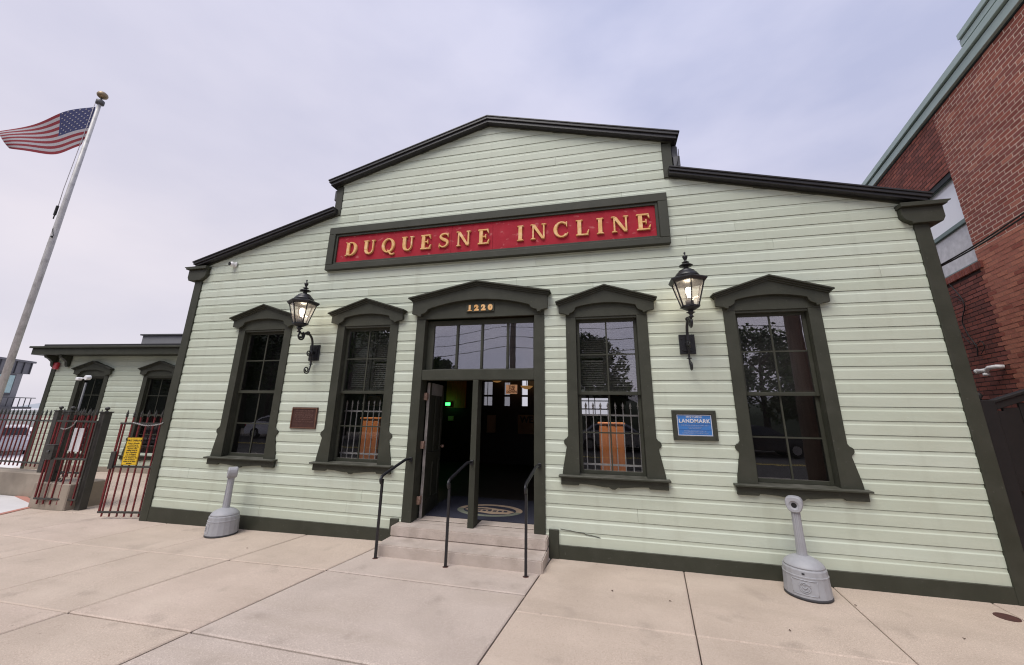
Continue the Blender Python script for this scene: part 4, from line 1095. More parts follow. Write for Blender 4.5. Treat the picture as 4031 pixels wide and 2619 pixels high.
# ------------------------------------------------------------------ cigarette receptacles
def receptacle(cx, cy, g, label, rot):
    t = thing('cigarette_receptacle', label, 'ash bin', (cx, cy, g), rot, 'cigarette receptacles by the wall')
    q = MB(); q.lathe([(0.200, 0.0), (0.213, 0.006), (0.213, 0.024), (0.208, 0.028)], 28, (0, 0)); q.build('base_ring', M['bindark'], t, local=True)
    # faceted drum: flat panel to the front, flutes at the side
    prof = [(0.211, 0.028), (0.206, 0.10), (0.201, 0.200), (0.204, 0.203), (0.204, 0.214), (0.199, 0.217), (0.196, 0.262), (0.190, 0.274), (0.178, 0.280)]
    q = MB(); q.lathe(prof, 18, (0, 0), smooth=False); q.build('drum', M['binplastic'], t, local=True)
    q = MB(); q.lathe([(0.186, 0.278), (0.183, 0.290), (0.170, 0.308), (0.145, 0.330), (0.112, 0.349), (0.08, 0.362), (0.05, 0.370)], 28, (0, 0)); q.build('lid', M['binplastic'], t, local=True)
    q = MB()
    q.lathe([(0.052, 0.362), (0.049, 0.385), (0.043, 0.60), (0.043, 0.79), (0.050, 0.81)], 12, (0, 0), smooth=False); q.build('stem', M['binplastic'], t, local=True)
    for a in (-0.35, 0.35):
        r0 = 0.047
        MB().bar((r0 * math.sin(a), -r0 * math.cos(a), 0.385), (r0 * 0.93 * math.sin(a), -r0 * .93 * math.cos(a), 0.80), 0.008, 0.012).build('stem_rib', M['binplastic'], t, local=True)
    # head: rounded square block with a round hole facing the front (-y)
    n = 24
    def sq(r, k=3.2, zc=0.868, sx=1.0):
        o_ = []
        for i in range(n):
            a = 2 * math.pi * i / n
            c, s = math.cos(a), math.sin(a)
            d = (abs(c) ** k + abs(s) ** k) ** (-1 / k)
            zz = s * r * d
            taper = 1.0 if zz > 0 else 1.0 + 0.22 * zz / r
            o_.append((c * r * d * sx * taper, zc + zz))
        return o_
    circ = lambda r, zc=0.862: [(r * math.cos(2 * math.pi * i / n), zc + r * math.sin(2 * math.pi * i / n)) for i in range(n)]
    rings = [(sq(0.070), 0.064), (sq(0.080), 0.050), (sq(0.080), -0.050), (sq(0.072), -0.064), (circ(0.046), -0.064), (circ(0.042), -0.056), (circ(0.026), -0.050)]
    v = []; f = []
    for pl, y in rings: v += [(x, y, z) for x, z in pl]
    for i in range(len(rings) - 1):
        for j in range(n): f.append((i * n + j, i * n + (j + 1) % n, (i + 1) * n + (j + 1) % n, (i + 1) * n + j))
    f.append(list(range(n)))
    MB().add(v, f).build('head', M['binplastic'], t, local=True)
    MB().tube([(0, -0.049, 0.862), (0, -0.053, 0.862)], 0.0255, 16).build('hole', M['black'], t, local=True)
    # embossed front panel and crest
    def on(x, z, d=0.0):
        r = 0.2065 - (z - 0.1) * 0.05 + d
        a = x / r
        return (r * math.sin(a), -r * math.cos(a), z)
    q = MB()
    for p in ([(-0.11, 0.185), (0.11, 0.185)], [(-0.11, 0.055), (0.11, 0.055)], [(-0.11, 0.055), (-0.11, 0.185)], [(0.11, 0.055), (0.11, 0.185)]):
        q.tube([on(p[0][0] + (p[1][0] - p[0][0]) * k / 6, p[0][1] + (p[1][1] - p[0][1]) * k / 6, -0.001) for k in range(7)], 0.0045, 6)
    q.build('panel_border', M['binplastic'], t, local=True)
    q = MB()
    q.tube([on(0.048 * math.cos(a), 0.118 + 0.045 * math.sin(a), 0.0) for a in [2 * math.pi * i / 20 for i in range(21)]], 0.0045, 6)
    q.tube([on(0.034 * math.cos(a), 0.118 + 0.032 * math.sin(a), 0.0) for a in [math.pi + math.pi * i / 10 for i in range(11)]], 0.0035, 6)
    q.tube([on(-0.045, 0.150, 0), on(-0.03, 0.142, 0), on(-0.015, 0.152, 0), on(0.0, 0.142, 0), on(0.018, 0.152, 0), on(0.032, 0.142, 0), on(0.046, 0.148, 0)], 0.0045, 6)
    q.tube([on(-0.02, 0.125, 0), on(0.0, 0.108, 0), on(0.022, 0.128, 0)], 0.005, 6)
    q.build('embossed_crest', M['binplastic'], t, local=True)
    q = MB(); q.box(-0.012, 0.012, -0.2005, -0.185, 0.236, 0.248); q.build('latch_slot', M['black'], t, local=True)
receptacle(-3.84, -0.32, gz(-3.84), 'grey plastic cigarette receptacle under the leftmost window', R(-38))
receptacle(3.86, -0.34, 0.03, 'grey plastic cigarette receptacle under the rightmost window', R(-26))

# ------------------------------------------------------------------ inside the hall
mt = thing('door_mat', 'navy door mat with tan oval crest just inside the doorway', 'mat', (0, 0.86, 0.304))
MB().box(-0.98, 0.98, 0.335, 1.75, 0.3045, 0.311).build('carpet', M['mat'], mt)
def ell(rx, ry, a0=0, a1=360, n=40, c=(0.0, 0.90)): return [(c[0] + rx * math.cos(R(a0 + (a1 - a0) * i / n)), c[1] + ry * math.sin(R(a0 + (a1 - a0) * i / n))) for i in range(n + 1)]
def band(rx0, ry0, rx1, ry1, a0, a1, n=36):
    o_ = ell(rx0, ry0, a0, a1, n); i_ = ell(rx1, ry1, a0, a1, n)
    q = MB()
    for k in range(n): q.prismZ([o_[k], o_[k + 1], i_[k + 1], i_[k]], 0.3112, 0.3135)
    return q
band(0.53, 0.38, 0.43, 0.29, -5, 175).build('tan_ring', M['mattan'], mt)
band(0.53, 0.38, 0.43, 0.29, 176, 354).build('green_ring', M['matgreen'], mt)
MB().prismZ([(-0.40, 0.86), (-0.30, 0.80), (0.10, 0.68), (0.34, 0.74), (0.41, 0.88), (0.25, 0.98), (-0.1, 1.06), (-0.33, 1.02)], 0.3113, 0.3138).build('tan_car', M['mattan'], mt)
q = MB()
for i in range(7): q.box(-0.27 + i * 0.085, -0.215 + i * 0.085, 0.80 + 0.004 * i, 0.875 + 0.004 * i, 0.314, 0.316)
q.box(-0.22, 0.02, 0.92, 0.965, 0.314, 0.316)
q.build('car_windows', M['mat'], mt)
for cx, lab, g_ in ((WX[1], 'grey spear topped iron guard inside the window left of the entrance', 0), (WX[2], 'grey spear topped iron guard inside the window right of the entrance', 1)):
    t = thing('window_guard', lab, 'window guard', (cx, 0.28, 1.0), 0, 'window guards inside the front windows')
    for z in (1.145, 1.81): MB().box(cx - 0.47, cx + 0.47, 0.272, 0.288, z - 0.012, z + 0.012).build('rail', M['guard'], t)
    for i in range(9):
        x = cx - 0.44 + i * 0.104
        q = MB(); q.bar((x, 0.28, 0.98), (x, 0.28, 1.90), 0.013)
        q.lathe([(0.008, 1.895), (0.018, 1.905), (0.008, 1.915), (0.014, 1.925), (0.018, 1.94), (0.001, 1.99)], 6, (x, 0.28)); q.build('spear_bar', M['guard'], t)
def cabinet(cx, cy, w, label):
    t = thing('pine_cabinet', label, 'cabinet', (cx, cy, 0.3), 0, 'varnished pine cabinets in the hall')
    MB().box(cx - w / 2, cx + w / 2, cy, cy + 0.35, 0.30, 1.665).build('body', M['orange'], t, bevel=0.004)
    MB().box(cx - w / 2 - 0.02, cx + w / 2 + 0.02, cy - 0.02, cy + 0.36, 1.667, 1.692).build('top', M['orange'], t, bevel=0.004)
    for k in range(3): MB().box(cx - w / 2 + 0.006 + k * w / 3, cx - w / 2 + (k + 1) * w / 3 - 0.006, cy - 0.008, cy - 0.0005, 0.36, 1.64).build('front_board', M['orange'], t, bevel=0.003)
cabinet(1.95, 1.0, 0.385, 'orange pine cabinet behind the window right of the entrance')
cabinet(-2.37, 1.0, 0.385, 'orange pine cabinet behind the window left of the entrance')
t = thing('exit_sign', 'glowing green exit sign on the wood panel deep inside the doorway', 'exit sign', (-3.085, 6.4, 2.05))
MB().box(-3.18, -2.99, 6.36, 6.44, 1.985, 2.105).build('housing', M['greymetal'], t)
MB().box(-3.165, -3.005, 6.352, 6.359, 2.0, 2.09).build('face', M['exit'], t)
ld = bpy.data.lights.new('exit_glow', 'POINT'); ld.energy = 0.5; ld.color = (0.15, 1.0, 0.25); ld.shadow_soft_size = 0.05
lo = bpy.data.objects.new('exit_glow', ld); COL.objects.link(lo); lo.parent = t; lo.location = (0, -0.15, 0)
for i in range(4):
    MB().box(-3.2 + i * 0.17, -3.035 + i * 0.17, 6.465, 6.495, 1.93, 2.82).build('wood_panel', M['redwood'], B)
t = MB().box(-3.10, -2.91, 6.47, 6.495, 1.53, 1.67).build('paper_notice', M['poster']); tag(t, 'small cream notice on the dark wall below the exit sign', 'notice')
t = MB().box(-1.64, -1.37, 6.0, 6.03, 1.22, 1.73).build('tan_panel', M['tan']); tag(t, 'tan board standing in the dark hall behind the right doorway', 'board')
t = thing('car_direction_sign', 'backlit sign with red capitals hanging near the rear windows of the hall', 'sign', (-0.89, 6.0, 2.5))
MB().box(-1.06, -0.72, 5.98, 6.02, 2.36, 2.63).build('panel', M['carsign'], t)
for i, s_ in enumerate(('THIS', 'CAR', 'DOWN')):
    text('lettering', s_, 0.095, (-0.88, 5.977, 2.565 - i * 0.075), M['redink'], t, extrude=0.001, offset=0.004)
MB().bar((-1.0, 6.0, 2.63), (-1.0, 6.0, 4.31), 0.008).build('hanger', M['black'], t)
MB().bar((-0.78, 6.0, 2.63), (-0.78, 6.0, 4.31), 0.008).build('hanger', M['black'], t)
t = thing('welcome_board', 'tan board with large dark letters low inside the right doorway', 'board', (-0.35, 6.2, 1.5))
MB().box(-0.73, 0.05, 6.2, 6.22, 1.20, 1.75).build('panel', M['tan'], t)
text('lettering', 'WE', 0.26, (-0.46, 6.197, 1.60), M['ink'], t, extrude=0.001, offset=0.008)
def hall_lamp(x, y, z, label, e, warm=(1.0, 0.62, 0.30), aim=None):
    t = thing('hall_lamp', label, 'ceiling lamp', (x, y, z), 0, 'amber bowl lamps in the hall')
    q = MB(); q.lathe([(0.01, z - 0.10), (0.09, z - 0.085), (0.16, z - 0.04), (0.19, z)], 18, (x, y)); q.build('bowl', M['bowl'], t)
    MB().bar((x, y, z + 0.02), (x, y, 4.31), 0.02).build('stem', M['black'], t)
    ld = bpy.data.lights.new('hall_lamp_light', 'SPOT' if aim else 'POINT'); ld.energy = e; ld.color = warm; ld.shadow_soft_size = 0.08
    if aim: ld.spot_size = R(48); ld.spot_blend = 0.6
    lo = bpy.data.objects.new('hall_lamp_light', ld); COL.objects.link(lo); lo.parent = t; lo.location = (0, 0, 0.16 if not aim else -0.14)
    if aim: lo.rotation_euler = (Vector((x, y, z - 0.14)) - Vector(aim)).to_track_quat('Z', 'Y').to_euler()
hall_lamp(-1.36, 6.0, 2.80, 'amber bowl lamp over the dark hall left of the backlit sign', 0.6)
hall_lamp(-0.44, 6.1, 2.60, 'amber bowl lamp over the dark hall right of the backlit sign', 0.6)
hall_lamp(1.95, 0.45, 3.35, 'added amber bowl lamp with spotlight on the right pine cabinet', 110, (1.0, 0.80, 0.60), (1.95, 1.0, 1.35))  # lamp added to brighten the cabinet behind the right window
hall_lamp(-2.37, 0.45, 3.35, 'added amber bowl lamp with spotlight on the left pine cabinet', 95, (1.0, 0.80, 0.60), (-2.37, 1.0, 1.35))  # same added lamp for the cabinet behind the left window
t = MB().box(-3.92, -3.55, 3.2, 3.23, 1.92, 2.16).build('cream_poster', M['poster']); tag(t, 'cream poster on a stand deep behind the left pine cabinet', 'poster')

# ------------------------------------------------------------------ annex to the left
AN = thing('annex_building', 'lower pale green clapboard annex with two arched hood windows behind the iron fence', 'building', (-15.40, 3.12, 0.0), R(6.4))
def an_half(z): return 4.65
def an_open(zm):
    return [(1.615 - 0.5, 1.615 + 0.5), (4.013 - 0.5, 4.013 + 0.5)] if 0.50 < zm < 2.92 else []
_org = ORG[AN]; ORG[AN] = Vector((0, 0, 0))     # build in the annex's own frame
siding(AN, 0.02, 21, an_half, 4.80, an_open, zprof)
MB().box(0.1, 9.5, 0.125, 6, -0.2, 3.4).build('wall', M['sheath'], AN)
aw = MB(); aw.box(0.1, 9.5, 0.0, 0.12, -0.2, 0.5); aw.box(0.1, 9.5, 0.0, 0.12, 2.95, 3.4)
for a, b in ((0.1, 1.15), (2.08, 3.55), (4.48, 9.5)): aw.box(a, b, 0.0, 0.12, 0.501, 2.949)
aw.build('wall', M['sheath'], AN)
MB().box(0.0, 0.16, -0.05, 0.14, -0.1, 3.38).build('corner_board', M['trim'], AN, bevel=0.004)
MB().box(0.16, 9.5, -0.06, 0.0, -0.2, 0.10).build('foundation', M['wallcon'], AN)
MB().box(-0.40, 9.5, -0.40, 0.0, 3.36, 3.56).build('eave_fascia', M['trim'], AN, bevel=0.006)
MB().box(-0.45, 9.5, -0.46, 0.0, 3.562, 3.62).build('eave_moulding', M['trim'], AN, bevel=0.006)
MB().box(-0.15, 9.5, -0.30, 6.2, 3.622, 3.70).build('roof_sheet', M['roof'], AN)
MB().box(-0.40, -0.0, 0.001, 6.2, 3.36, 3.58).build('eave_fascia', M['trim'], AN)
for x in (0.08, 0.62):
    MB().prismX([(-0.05, 3.355), (-0.05, 3.02), (-0.09, 3.0), (-0.13, 3.05), (-0.15, 3.16), (-0.24, 3.24), (-0.33, 3.28), (-0.35, 3.355)], x - 0.05, x + 0.05).build('eave_bracket', M['trim'], AN)
zm_ = lambda z: 0.42 + (z - 1.016) * 1.055
for c in (1.615, 4.013):
    ww = window_unit(AN, c, zmap=zm_, glass_up='glass_dark', glass_lo='glass_dark')
    MB().box(c - 0.45, c + 0.45, 0.13, 0.14, 0.4, 2.9).build('dark_backing', M['black'], AN)  # plain black sheet backing the annex panes
MB().box(1.12, 6.5, 1.5, 4.0, 3.72, 4.32).build('roof_box', M['stucco'], AN)
MB().box(1.06, 6.6, 1.44, 4.05, 4.322, 4.37).build('roof_box_edge', M['greymetal'], AN)
ORG[AN] = _org
t = MB().box(-15.28, -15.10, 3.02, 3.10, 2.93, 3.15).build('alarm_box', M['alarm'], bevel=0.02); tag(t, 'red alarm box under the annex eave near its left corner', 'alarm')

# ------------------------------------------------------------------ concrete wall, block, posts, fence, gates
rwall = MB().box(-20, -8.80, 0.60, 0.95, -0.2, 0.425).build('retaining_wall', M['wallcon'], bevel=0.02); tag(rwall, 'low grey brown concrete wall under the iron fence at the far left', 'wall')
blk = MB().prismZ([(-8.78, 0.02), (-7.86, 0.035), (-7.86, 0.62), (-8.78, 0.60)], -0.1, 0.41).build('concrete_block', M['wallcon'], bevel=0.015); tag(blk, 'square concrete block under the open left gate leaf', 'concrete block')

def spear(q, x, y, z, r=0.022):
    q.lathe([(0.013, z), (0.020, z + 0.006), (0.024, z + 0.028), (0.012, z + 0.034), (r, z + 0.052), (0.001, z + 0.135)], 6, (x, y), smooth=False)
def fpost(x, y, z0, z1, w, label, rotz=0.0):
    t = thing('fence_post', label, 'fence post', (x, y, z0), rotz, 'ball topped iron posts of the fence')
    MB().box(-w / 2, w / 2, -w / 2, w / 2, -0.02, z1 - z0).build('shaft', M['fencedark'], t, bevel=0.004, local=True)
    h = z1 - z0
    MB().box(-w / 2 - 0.018, w / 2 + 0.018, -w / 2 - 0.018, w / 2 + 0.018, h + 0.001, h + 0.022).build('cap', M['fencedark'], t, bevel=0.004, local=True)
    q = MB(); q.lathe([(0.03, h + 0.022), (0.018, h + 0.035), (0.016, h + 0.045)], 10, (0, 0)); q.ball((0, 0, h + 0.078), 0.040, 12, 0.85); q.build('ball_finial', M['fencedark'], t, local=True)
fpost(-7.715, 0.20, -0.05, 1.70, 0.125, 'dark iron gate post with ball top between the open gate leaves')
fpost(-8.60, 0.16, 0.41, 1.70, 0.135, 'dark iron fence post standing on the concrete block', 0.2)
fpost(-10.02, 0.74, 0.425, 1.70, 0.12, 'dark iron fence post on the low concrete wall')
def picket_row(name, label, cat, p0, p1, zr, bars, zb, zt, extra=None, bar_r=0.011, group=None):
    p0 = Vector(p0); p1 = Vector(p1)
    t = thing(name, label, cat, (p0.x, p0.y, p0.z), math.atan2(p1.y - p0.y, p1.x - p0.x), group)
    Ln = (p1 - p0).length
    for z in zr: MB().box(0, Ln, -0.014, 0.014, z - 0.016, z + 0.016).build('rail', M['fencedark'], t, bevel=0.002, local=True)
    for i, s in enumerate(bars):
        q = MB(); q.bar((s, 0, zb), (s, 0, zt), 0.019); pk = q.build('picket', M['fencered'], t, local=True)
        q = MB(); spear(q, s, 0, zt); q.build('spear_tip', M['fencedark'], pk, local=True)
    return t, Ln
# fence on the wall
picket_row('picket_fence', 'red iron picket fence with spear tips on the low concrete wall', 'fence', (-10.08, 0.74, 0), (-14.5, 0.74, 0), (0.60, 1.485), [0.09 + 0.138 * i for i in range(30)], 0.52, 1.60)
# fixed panel between the block post and the gate post
pp, pl_ = picket_row('short_fence', 'short red picket panel carrying a blank white sheet above the concrete block', 'fence', (-8.53, 0.165, 0), (-7.78, 0.20, 0), (0.58, 1.525), [0.06 + 0.105 * i for i in range(7)], 0.50, 1.63)
q = MB(); q.tube(spiral((0, 0.49), 0.10, 0.03, R(200), 1.3, 24, 0), 0.012, 6)
q.v = [(0.12 + v[1], 0, v[2]) for v in q.v] if False else [(0.12 + v[1] * 1.0, v[0], v[2]) for v in q.v]
q.build('scroll', M['fencedark'], pp, local=True)
t = MB().box(-8.345, -8.045, 0.135, 0.142, 0.965, 1.40).build('white_sheet', M['paper']); tag(t, 'blank white sheet hung on the short picket panel', 'sheet')
# open left leaf
gl_, ln_ = picket_row('gate_leaf', 'open left gate leaf with lock box, red pickets in front of the concrete block', 'gate', (-7.70, 0.09, 0), (-8.58, -0.03, 0), (0.145, 0.845, 1.53), [0.07, 0.22, 0.37, 0.52, 0.67, 0.80], 0.05, 1.65, group='open gate leaves')
MB().bar((0.87, 0, 0.13), (0.87, 0, 1.54), 0.024).build('gate_stile', M['fencered'], gl_, local=True)
MB().bar((0.01, 0, 0.13), (0.01, 0, 1.54), 0.024).build('gate_stile', M['fencedark'], gl_, local=True)
q = MB(); q.box(0.72, 0.88, -0.05, 0.05, 0.83, 1.09); q.box(0.70, 0.90, -0.055, 0.055, 1.091, 1.10); q.build('lock_box', M['fencedark'], gl_, bevel=0.006, local=True)
q = MB(); q.tube([(0.80, 0.05, 0.98), (0.80, 0.075, 0.98)], 0.022, 10); q.build('lock_knob', M['greymetal'], gl_, local=True)
# open right leaf with the yellow sign
gr_, ln2 = picket_row('gate_leaf', 'open right gate leaf hinged on the building corner, carrying the yellow sign', 'gate', (-5.93, 0.02, 0), (-6.685, -0.165, 0), (0.07, 0.80, 1.53), [0.065, 0.19, 0.315, 0.44, 0.57, 0.70], 0.0, 1.64, group='open gate leaves')
MB().bar((0.755, 0, 0.06), (0.755, 0, 1.54), 0.026).build('gate_stile', M['fencered'], gr_, local=True)
MB().bar((0.012, 0, 0.0), (0.012, 0, 1.54), 0.022).build('gate_stile', M['fencedark'], gr_, local=True)
q = MB(); q.box(0.705, 0.785, -0.035, 0.035, 0.765, 1.05); q.build('lock_box', M['fencedark'], gr_, bevel=0.004, local=True)
q = MB(); q.box(0.7855, 0.788, -0.018, 0.018, 0.84, 0.98); q.build('lock_plate', M['chrome'], gr_, local=True)
ys = thing('yellow_sign', 'yellow notice with black print on the open right gate leaf', 'sign', (-6.342, -0.104, 1.06), math.atan2(0.185, 0.755))
MB().box(-0.135, 0.135, -0.006, 0.0, -0.232, 0.232).build('panel', M['yellow'], ys, local=True)
MB().ring([(-0.132, -0.229), (0.132, -0.229), (0.132, 0.229), (-0.132, 0.229)], [(-0.127, -0.224), (0.127, -0.224), (0.127, 0.224), (-0.127, 0.224)], -0.0072, -0.0062).build('border', M['ink'], ys, local=True)
ORG[ys] = Vector((0, 0, 0))
text('lettering', 'PUBLIC OVERLOOK', 0.040, (0, -0.007, 0.180), M['ink'], ys, extrude=0.0008, offset=0.001, wscale=0.80, local=True)
for i, s_ in enumerate(('Access to this public', 'overlook may be', 'obtained through the', 'Duquesne Incline', 'building during the', 'hours of operation.', 'For handicapped', 'persons, assistance', 'can be obtained on this', 'gate and ramp by', 'request to the incline', 'attendant.')):
    text('lettering', s_, 0.027, (0, -0.007, 0.135 - i * 0.0305), M['ink'], ys, extrude=0.0008, offset=0.0006, wscale=0.92, local=True)
# chains
def chain(label, pts, n=7):
    pts = bez(pts, n)
    mid = pts[len(pts) // 2]
    c_ = thing('chain', label, 'chain', tuple(mid))
    for i in range(len(pts) - 1):
        a = pts[i]; b = pts[i + 1]; d = (b - a); m_ = (a + b) / 2
        n1 = d.normalized(); n2 = Vector((0, 0, 1)) if i % 2 else n1.cross(Vector((0, 0, 1))).normalized()
        lp = [m_ + n1 * (0.020 * math.cos(t_)) + n2 * (0.010 * math.sin(t_)) for t_ in [2 * math.pi * k / 8 for k in range(9)]]
        MB().tube(lp, 0.0032, 4).build('link', M['chain'], c_)
chain('galvanised chain draped from the right gate leaf to the building corner', [(-6.44, -0.135, 1.545), (-6.33, -0.125, 1.525), (-6.21, -0.10, 1.502), (-6.05, -0.08, 1.505), (-5.93, -0.06, 1.525), (-5.86, -0.056, 1.55)])
chain('short galvanised chain hanging on the open left gate leaf above the white sheet', [(-8.42, -0.03, 1.40), (-8.32, -0.035, 1.385), (-8.22, -0.03, 1.405), (-8.14, -0.02, 1.46), (-8.10, -0.01, 1.54)], 4)
# floodlights on a thin post
fl = thing('floodlight', 'white twin floodlight on a thin grey post in front of the annex window', 'floodlight', (-9.78, 0.9, 0.425))
q = MB(); q.tube([(-9.77, 0.9, 0.42), (-9.77, 0.9, 2.34)], 0.020, 10); q.build('post', M['greymetal'], fl)
q = MB(); q.tube([(-9.77, 0.95, 2.46), (-9.77, 0.86, 2.45)], 0.055, 16); q.build('lamp_head', M['white'], fl, bevel=0.008)
q = MB(); q.tube([(-9.80, 0.88, 2.44), (-9.94, 0.86, 2.43)], 0.018, 8); q.build('arm', M['white'], fl)
q = MB(); q.box(-10.02, -9.91, 0.82, 0.90, 2.39, 2.46); q.build('lamp_head', M['white'], fl, bevel=0.015)

# ------------------------------------------------------------------ flagpole and flag
FP = thing('flagpole', 'tall weathered aluminium flagpole with gold ball at the left', 'flagpole', (-10.89, 0.12, -0.05))
q = MB(); q.tube([(-10.89, 0.12, -0.05), (-10.89, 0.12, 5.5), (-10.89, 0.12, 6.5), (-10.89, 0.12, 9.58)], [0.062, 0.062, 0.055, 0.040], 20); q.build('shaft', M['pole'], FP)
q = MB(); q.lathe([(0.055, 9.58), (0.085, 9.60), (0.085, 9.70), (0.06, 9.72), (0.02, 9.73), (0.018, 9.80)], 16, (-10.89, 0.12)); q.build('truck', M['greymetal'], FP)
q = MB(); q.ball((-10.89, 0.12, 9.88), 0.115, 18, 0.85); q.build('gold_ball', M['brass'], FP)
q = MB(); q.tube([(-10.965, 0.07, 9.6), (-10.96, 0.06, 8.4), (-10.975, 0.05, 7.0), (-10.965, 0.06, 6.45)], 0.007, 6); q.build('halyard', M['flagwhite'], FP)
q = MB(); q.box(-10.99, -10.95, 0.03, 0.07, 6.3, 6.55); q.tube([(-10.97, 0.05, 6.5), (-10.97, 0.05, 6.2)], 0.012, 6); q.build('cleat', M['cable'], FP)
q = MB(); q.tube([(-10.955, 0.10, 6.12), (-10.86, 0.05, 5.9), (-10.82, 0.08, 5.75)], 0.006, 6); q.ball((-10.82, 0.06, 5.72), 0.025); q.build('rope_tail', M['cable'], FP)
# flag: bilinear patch with folds; rows are stripes
FL = thing('flag', 'red and white striped flag with blue star field flying from the flagpole', 'flag', (-10.95, 0.09, 9.5))
Ptl, Pbl = Vector((-10.945, 0.09, 9.50)), Vector((-10.965, 0.08, 8.30))
Ptr, Pbr = Vector((-12.31, -0.70, 8.28)), Vector((-12.07, -0.56, 7.91))
fn = Vector((0.5, -0.866, 0)).normalized()
def fpos(u, v):
    top = Ptl.lerp(Ptr, u); bot = Pbl.lerp(Pbr, u)
    top = top + Vector((0, 0, 1)) * (0.10 * math.sin(math.pi * u))
    bot = bot + Vector((0, 0, -1)) * (0.20 * math.sin(math.pi * (u ** 0.9)))
    p = top.lerp(bot, v)
    p = p + fn * (0.10 * math.sin(u * 7.0 + v * 2.2) * u ** 0.6) + Vector((0, 0, 1)) * (0.035 * math.sin(u * 9 + v * 3.0) * u * v)
    p += Vector((0.05, 0.03, 0)) * math.sin(math.pi * v) * (1 - u) * 0.8
    return p
NU = 30; CU = 12
for k in range(13):
    v0, v1 = k / 13, (k + 1) / 13
    a = CU if k < 7 else 0
    vs = []; fs = []
    for i in range(a, NU + 1):
        for v in (v0, (v0 + v1) / 2, v1): vs.append(fpos(i / NU, v))
    for i in range(NU - a):
        for r_ in range(2): fs.append((i * 3 + r_, i * 3 + r_ + 1, (i + 1) * 3 + r_ + 1, (i + 1) * 3 + r_))
    MB().add(vs, fs, True).build('stripe', M['flagred' if k % 2 == 0 else 'flagwhite'], FL)
vs = []; fs = []
for i in range(CU + 1):
    for j in range(15): vs.append(fpos(i / NU, j / 14 * 7 / 13))
for i in range(CU):
    for j in range(14): fs.append((i * 15 + j, i * 15 + j + 1, (i + 1) * 15 + j + 1, (i + 1) * 15 + j))
MB().add(vs, fs, True).build('canton', M['flagblue'], FL)
q = MB()
for r_ in range(9):
    for c_ in range(6 if r_ % 2 == 0 else 5):
        u = (c_ + (0.5 if r_ % 2 == 0 else 1.0)) / 6 * CU / NU; v = (r_ + 0.6) / 9.4 * 7 / 13
        p = fpos(u, v); du = (fpos(u + .01, v) - p).normalized(); dv = (fpos(u, v + .01) - p).normalized(); nn = du.cross(dv).normalized()
        for sgn in (-1, 1):
            o_ = []
            for k in range(10):
                rr = 0.026 if k % 2 == 0 else 0.011
                a = math.pi / 2 + k * math.pi / 5
                o_.append(p + nn * 0.004 * sgn + du * rr * math.cos(a) - dv * rr * math.sin(a))
            q.add(o_, [list(range(10))])
q.build('stars', M['flagwhite'], FL)

# ------------------------------------------------------------------ brick building at the right
BR = thing('brick_building', 'tall red brick building with pale green roof coping at the right', 'building', (7.57, 1.40, 0), R(79))
ORG[BR] = Vector((0, 0, 0))
WS0, WS1, WZ0, WZ1 = 0.07, 1.52, 4.19, 5.78
SMIN, SMAX, ZMIN, ZMAX = -2.75, 4.7, 0.1, 6.86
CRS = 0.0677
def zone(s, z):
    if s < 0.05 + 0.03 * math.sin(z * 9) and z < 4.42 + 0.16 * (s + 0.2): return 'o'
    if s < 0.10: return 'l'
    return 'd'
# backing (mortar) in zones, standing just behind the brick faces
def mort(a, b, z0, z1, m): MB().box(a, b, -0.12, -0.0025, z0, z1).build('mortar', M[m], BR)
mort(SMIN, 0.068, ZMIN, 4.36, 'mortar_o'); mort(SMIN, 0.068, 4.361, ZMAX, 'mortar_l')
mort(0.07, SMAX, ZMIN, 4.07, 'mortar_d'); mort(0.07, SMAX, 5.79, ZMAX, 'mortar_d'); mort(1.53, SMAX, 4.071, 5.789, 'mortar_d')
Rz = Matrix.Rotation(R(79), 4, 'Z'); Tz = Matrix.Translation((7.57, 1.40, 0))
bw = Tz @ Rz
def inframe(s, z):
    p = bw @ Vector((s, 0, z)) - CAM
    d = p.dot(c_f)
    if d < 0.2: return 0
    u = 2015.5 + 1514 * p.dot(c_r) / d; v = 1221 - 1514 * p.dot(c_u) / d
    if not (-20 < u < 4051 and -20 < v < 2640): return 0
    # hidden behind the corner board of the green building
    if u < 3690 and v > 760: return 0
    if v > 1640: return 0
    nrm = bw.to_3x3() @ Vector((0, 1, 0))
    return abs(nrm.dot(p.normalized())) / d ** 2
bricks = []
k = 0
z = ZMIN
while z < ZMAX - 0.02:
    off = 0.0 if k % 2 == 0 else 0.1015
    s = SMIN - off
    while s < SMAX:
        a, b = s + 0.0075, s + 0.1955
        segs = [(a, b)]
        if z + 0.0577 > WZ0 - 0.115 and z < WZ1 + 0.004:
            segs = []
            if a < WS0 - 0.001: segs.append((a, min(b, WS0 - 0.002)))
            if b > WS1 + 0.001: segs.append((max(a, WS1 + 0.002), b))
            if z + 0.0577 <= WZ0 - 0.0: pass
        for a1, b1 in segs:
            a1 = max(a1, SMIN); b1 = min(b1, SMAX)
            if b1 - a1 > 0.03: bricks.append((a1, b1, z + 0.0075, min(z + 0.0602, ZMAX)))
        s += 0.203
    z += CRS; k += 1
scored = sorted(range(len(bricks)), key=lambda i: -inframe((bricks[i][0] + bricks[i][1]) / 2, bricks[i][2]) * (bricks[i][1] - bricks[i][0]))
single = set(scored[:300])
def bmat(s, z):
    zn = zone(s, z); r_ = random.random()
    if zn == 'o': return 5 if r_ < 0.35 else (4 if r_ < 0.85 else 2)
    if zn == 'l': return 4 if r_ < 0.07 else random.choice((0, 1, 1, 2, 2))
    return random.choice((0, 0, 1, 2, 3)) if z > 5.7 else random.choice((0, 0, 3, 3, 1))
stuff = MB(); smat = []
cache = {}
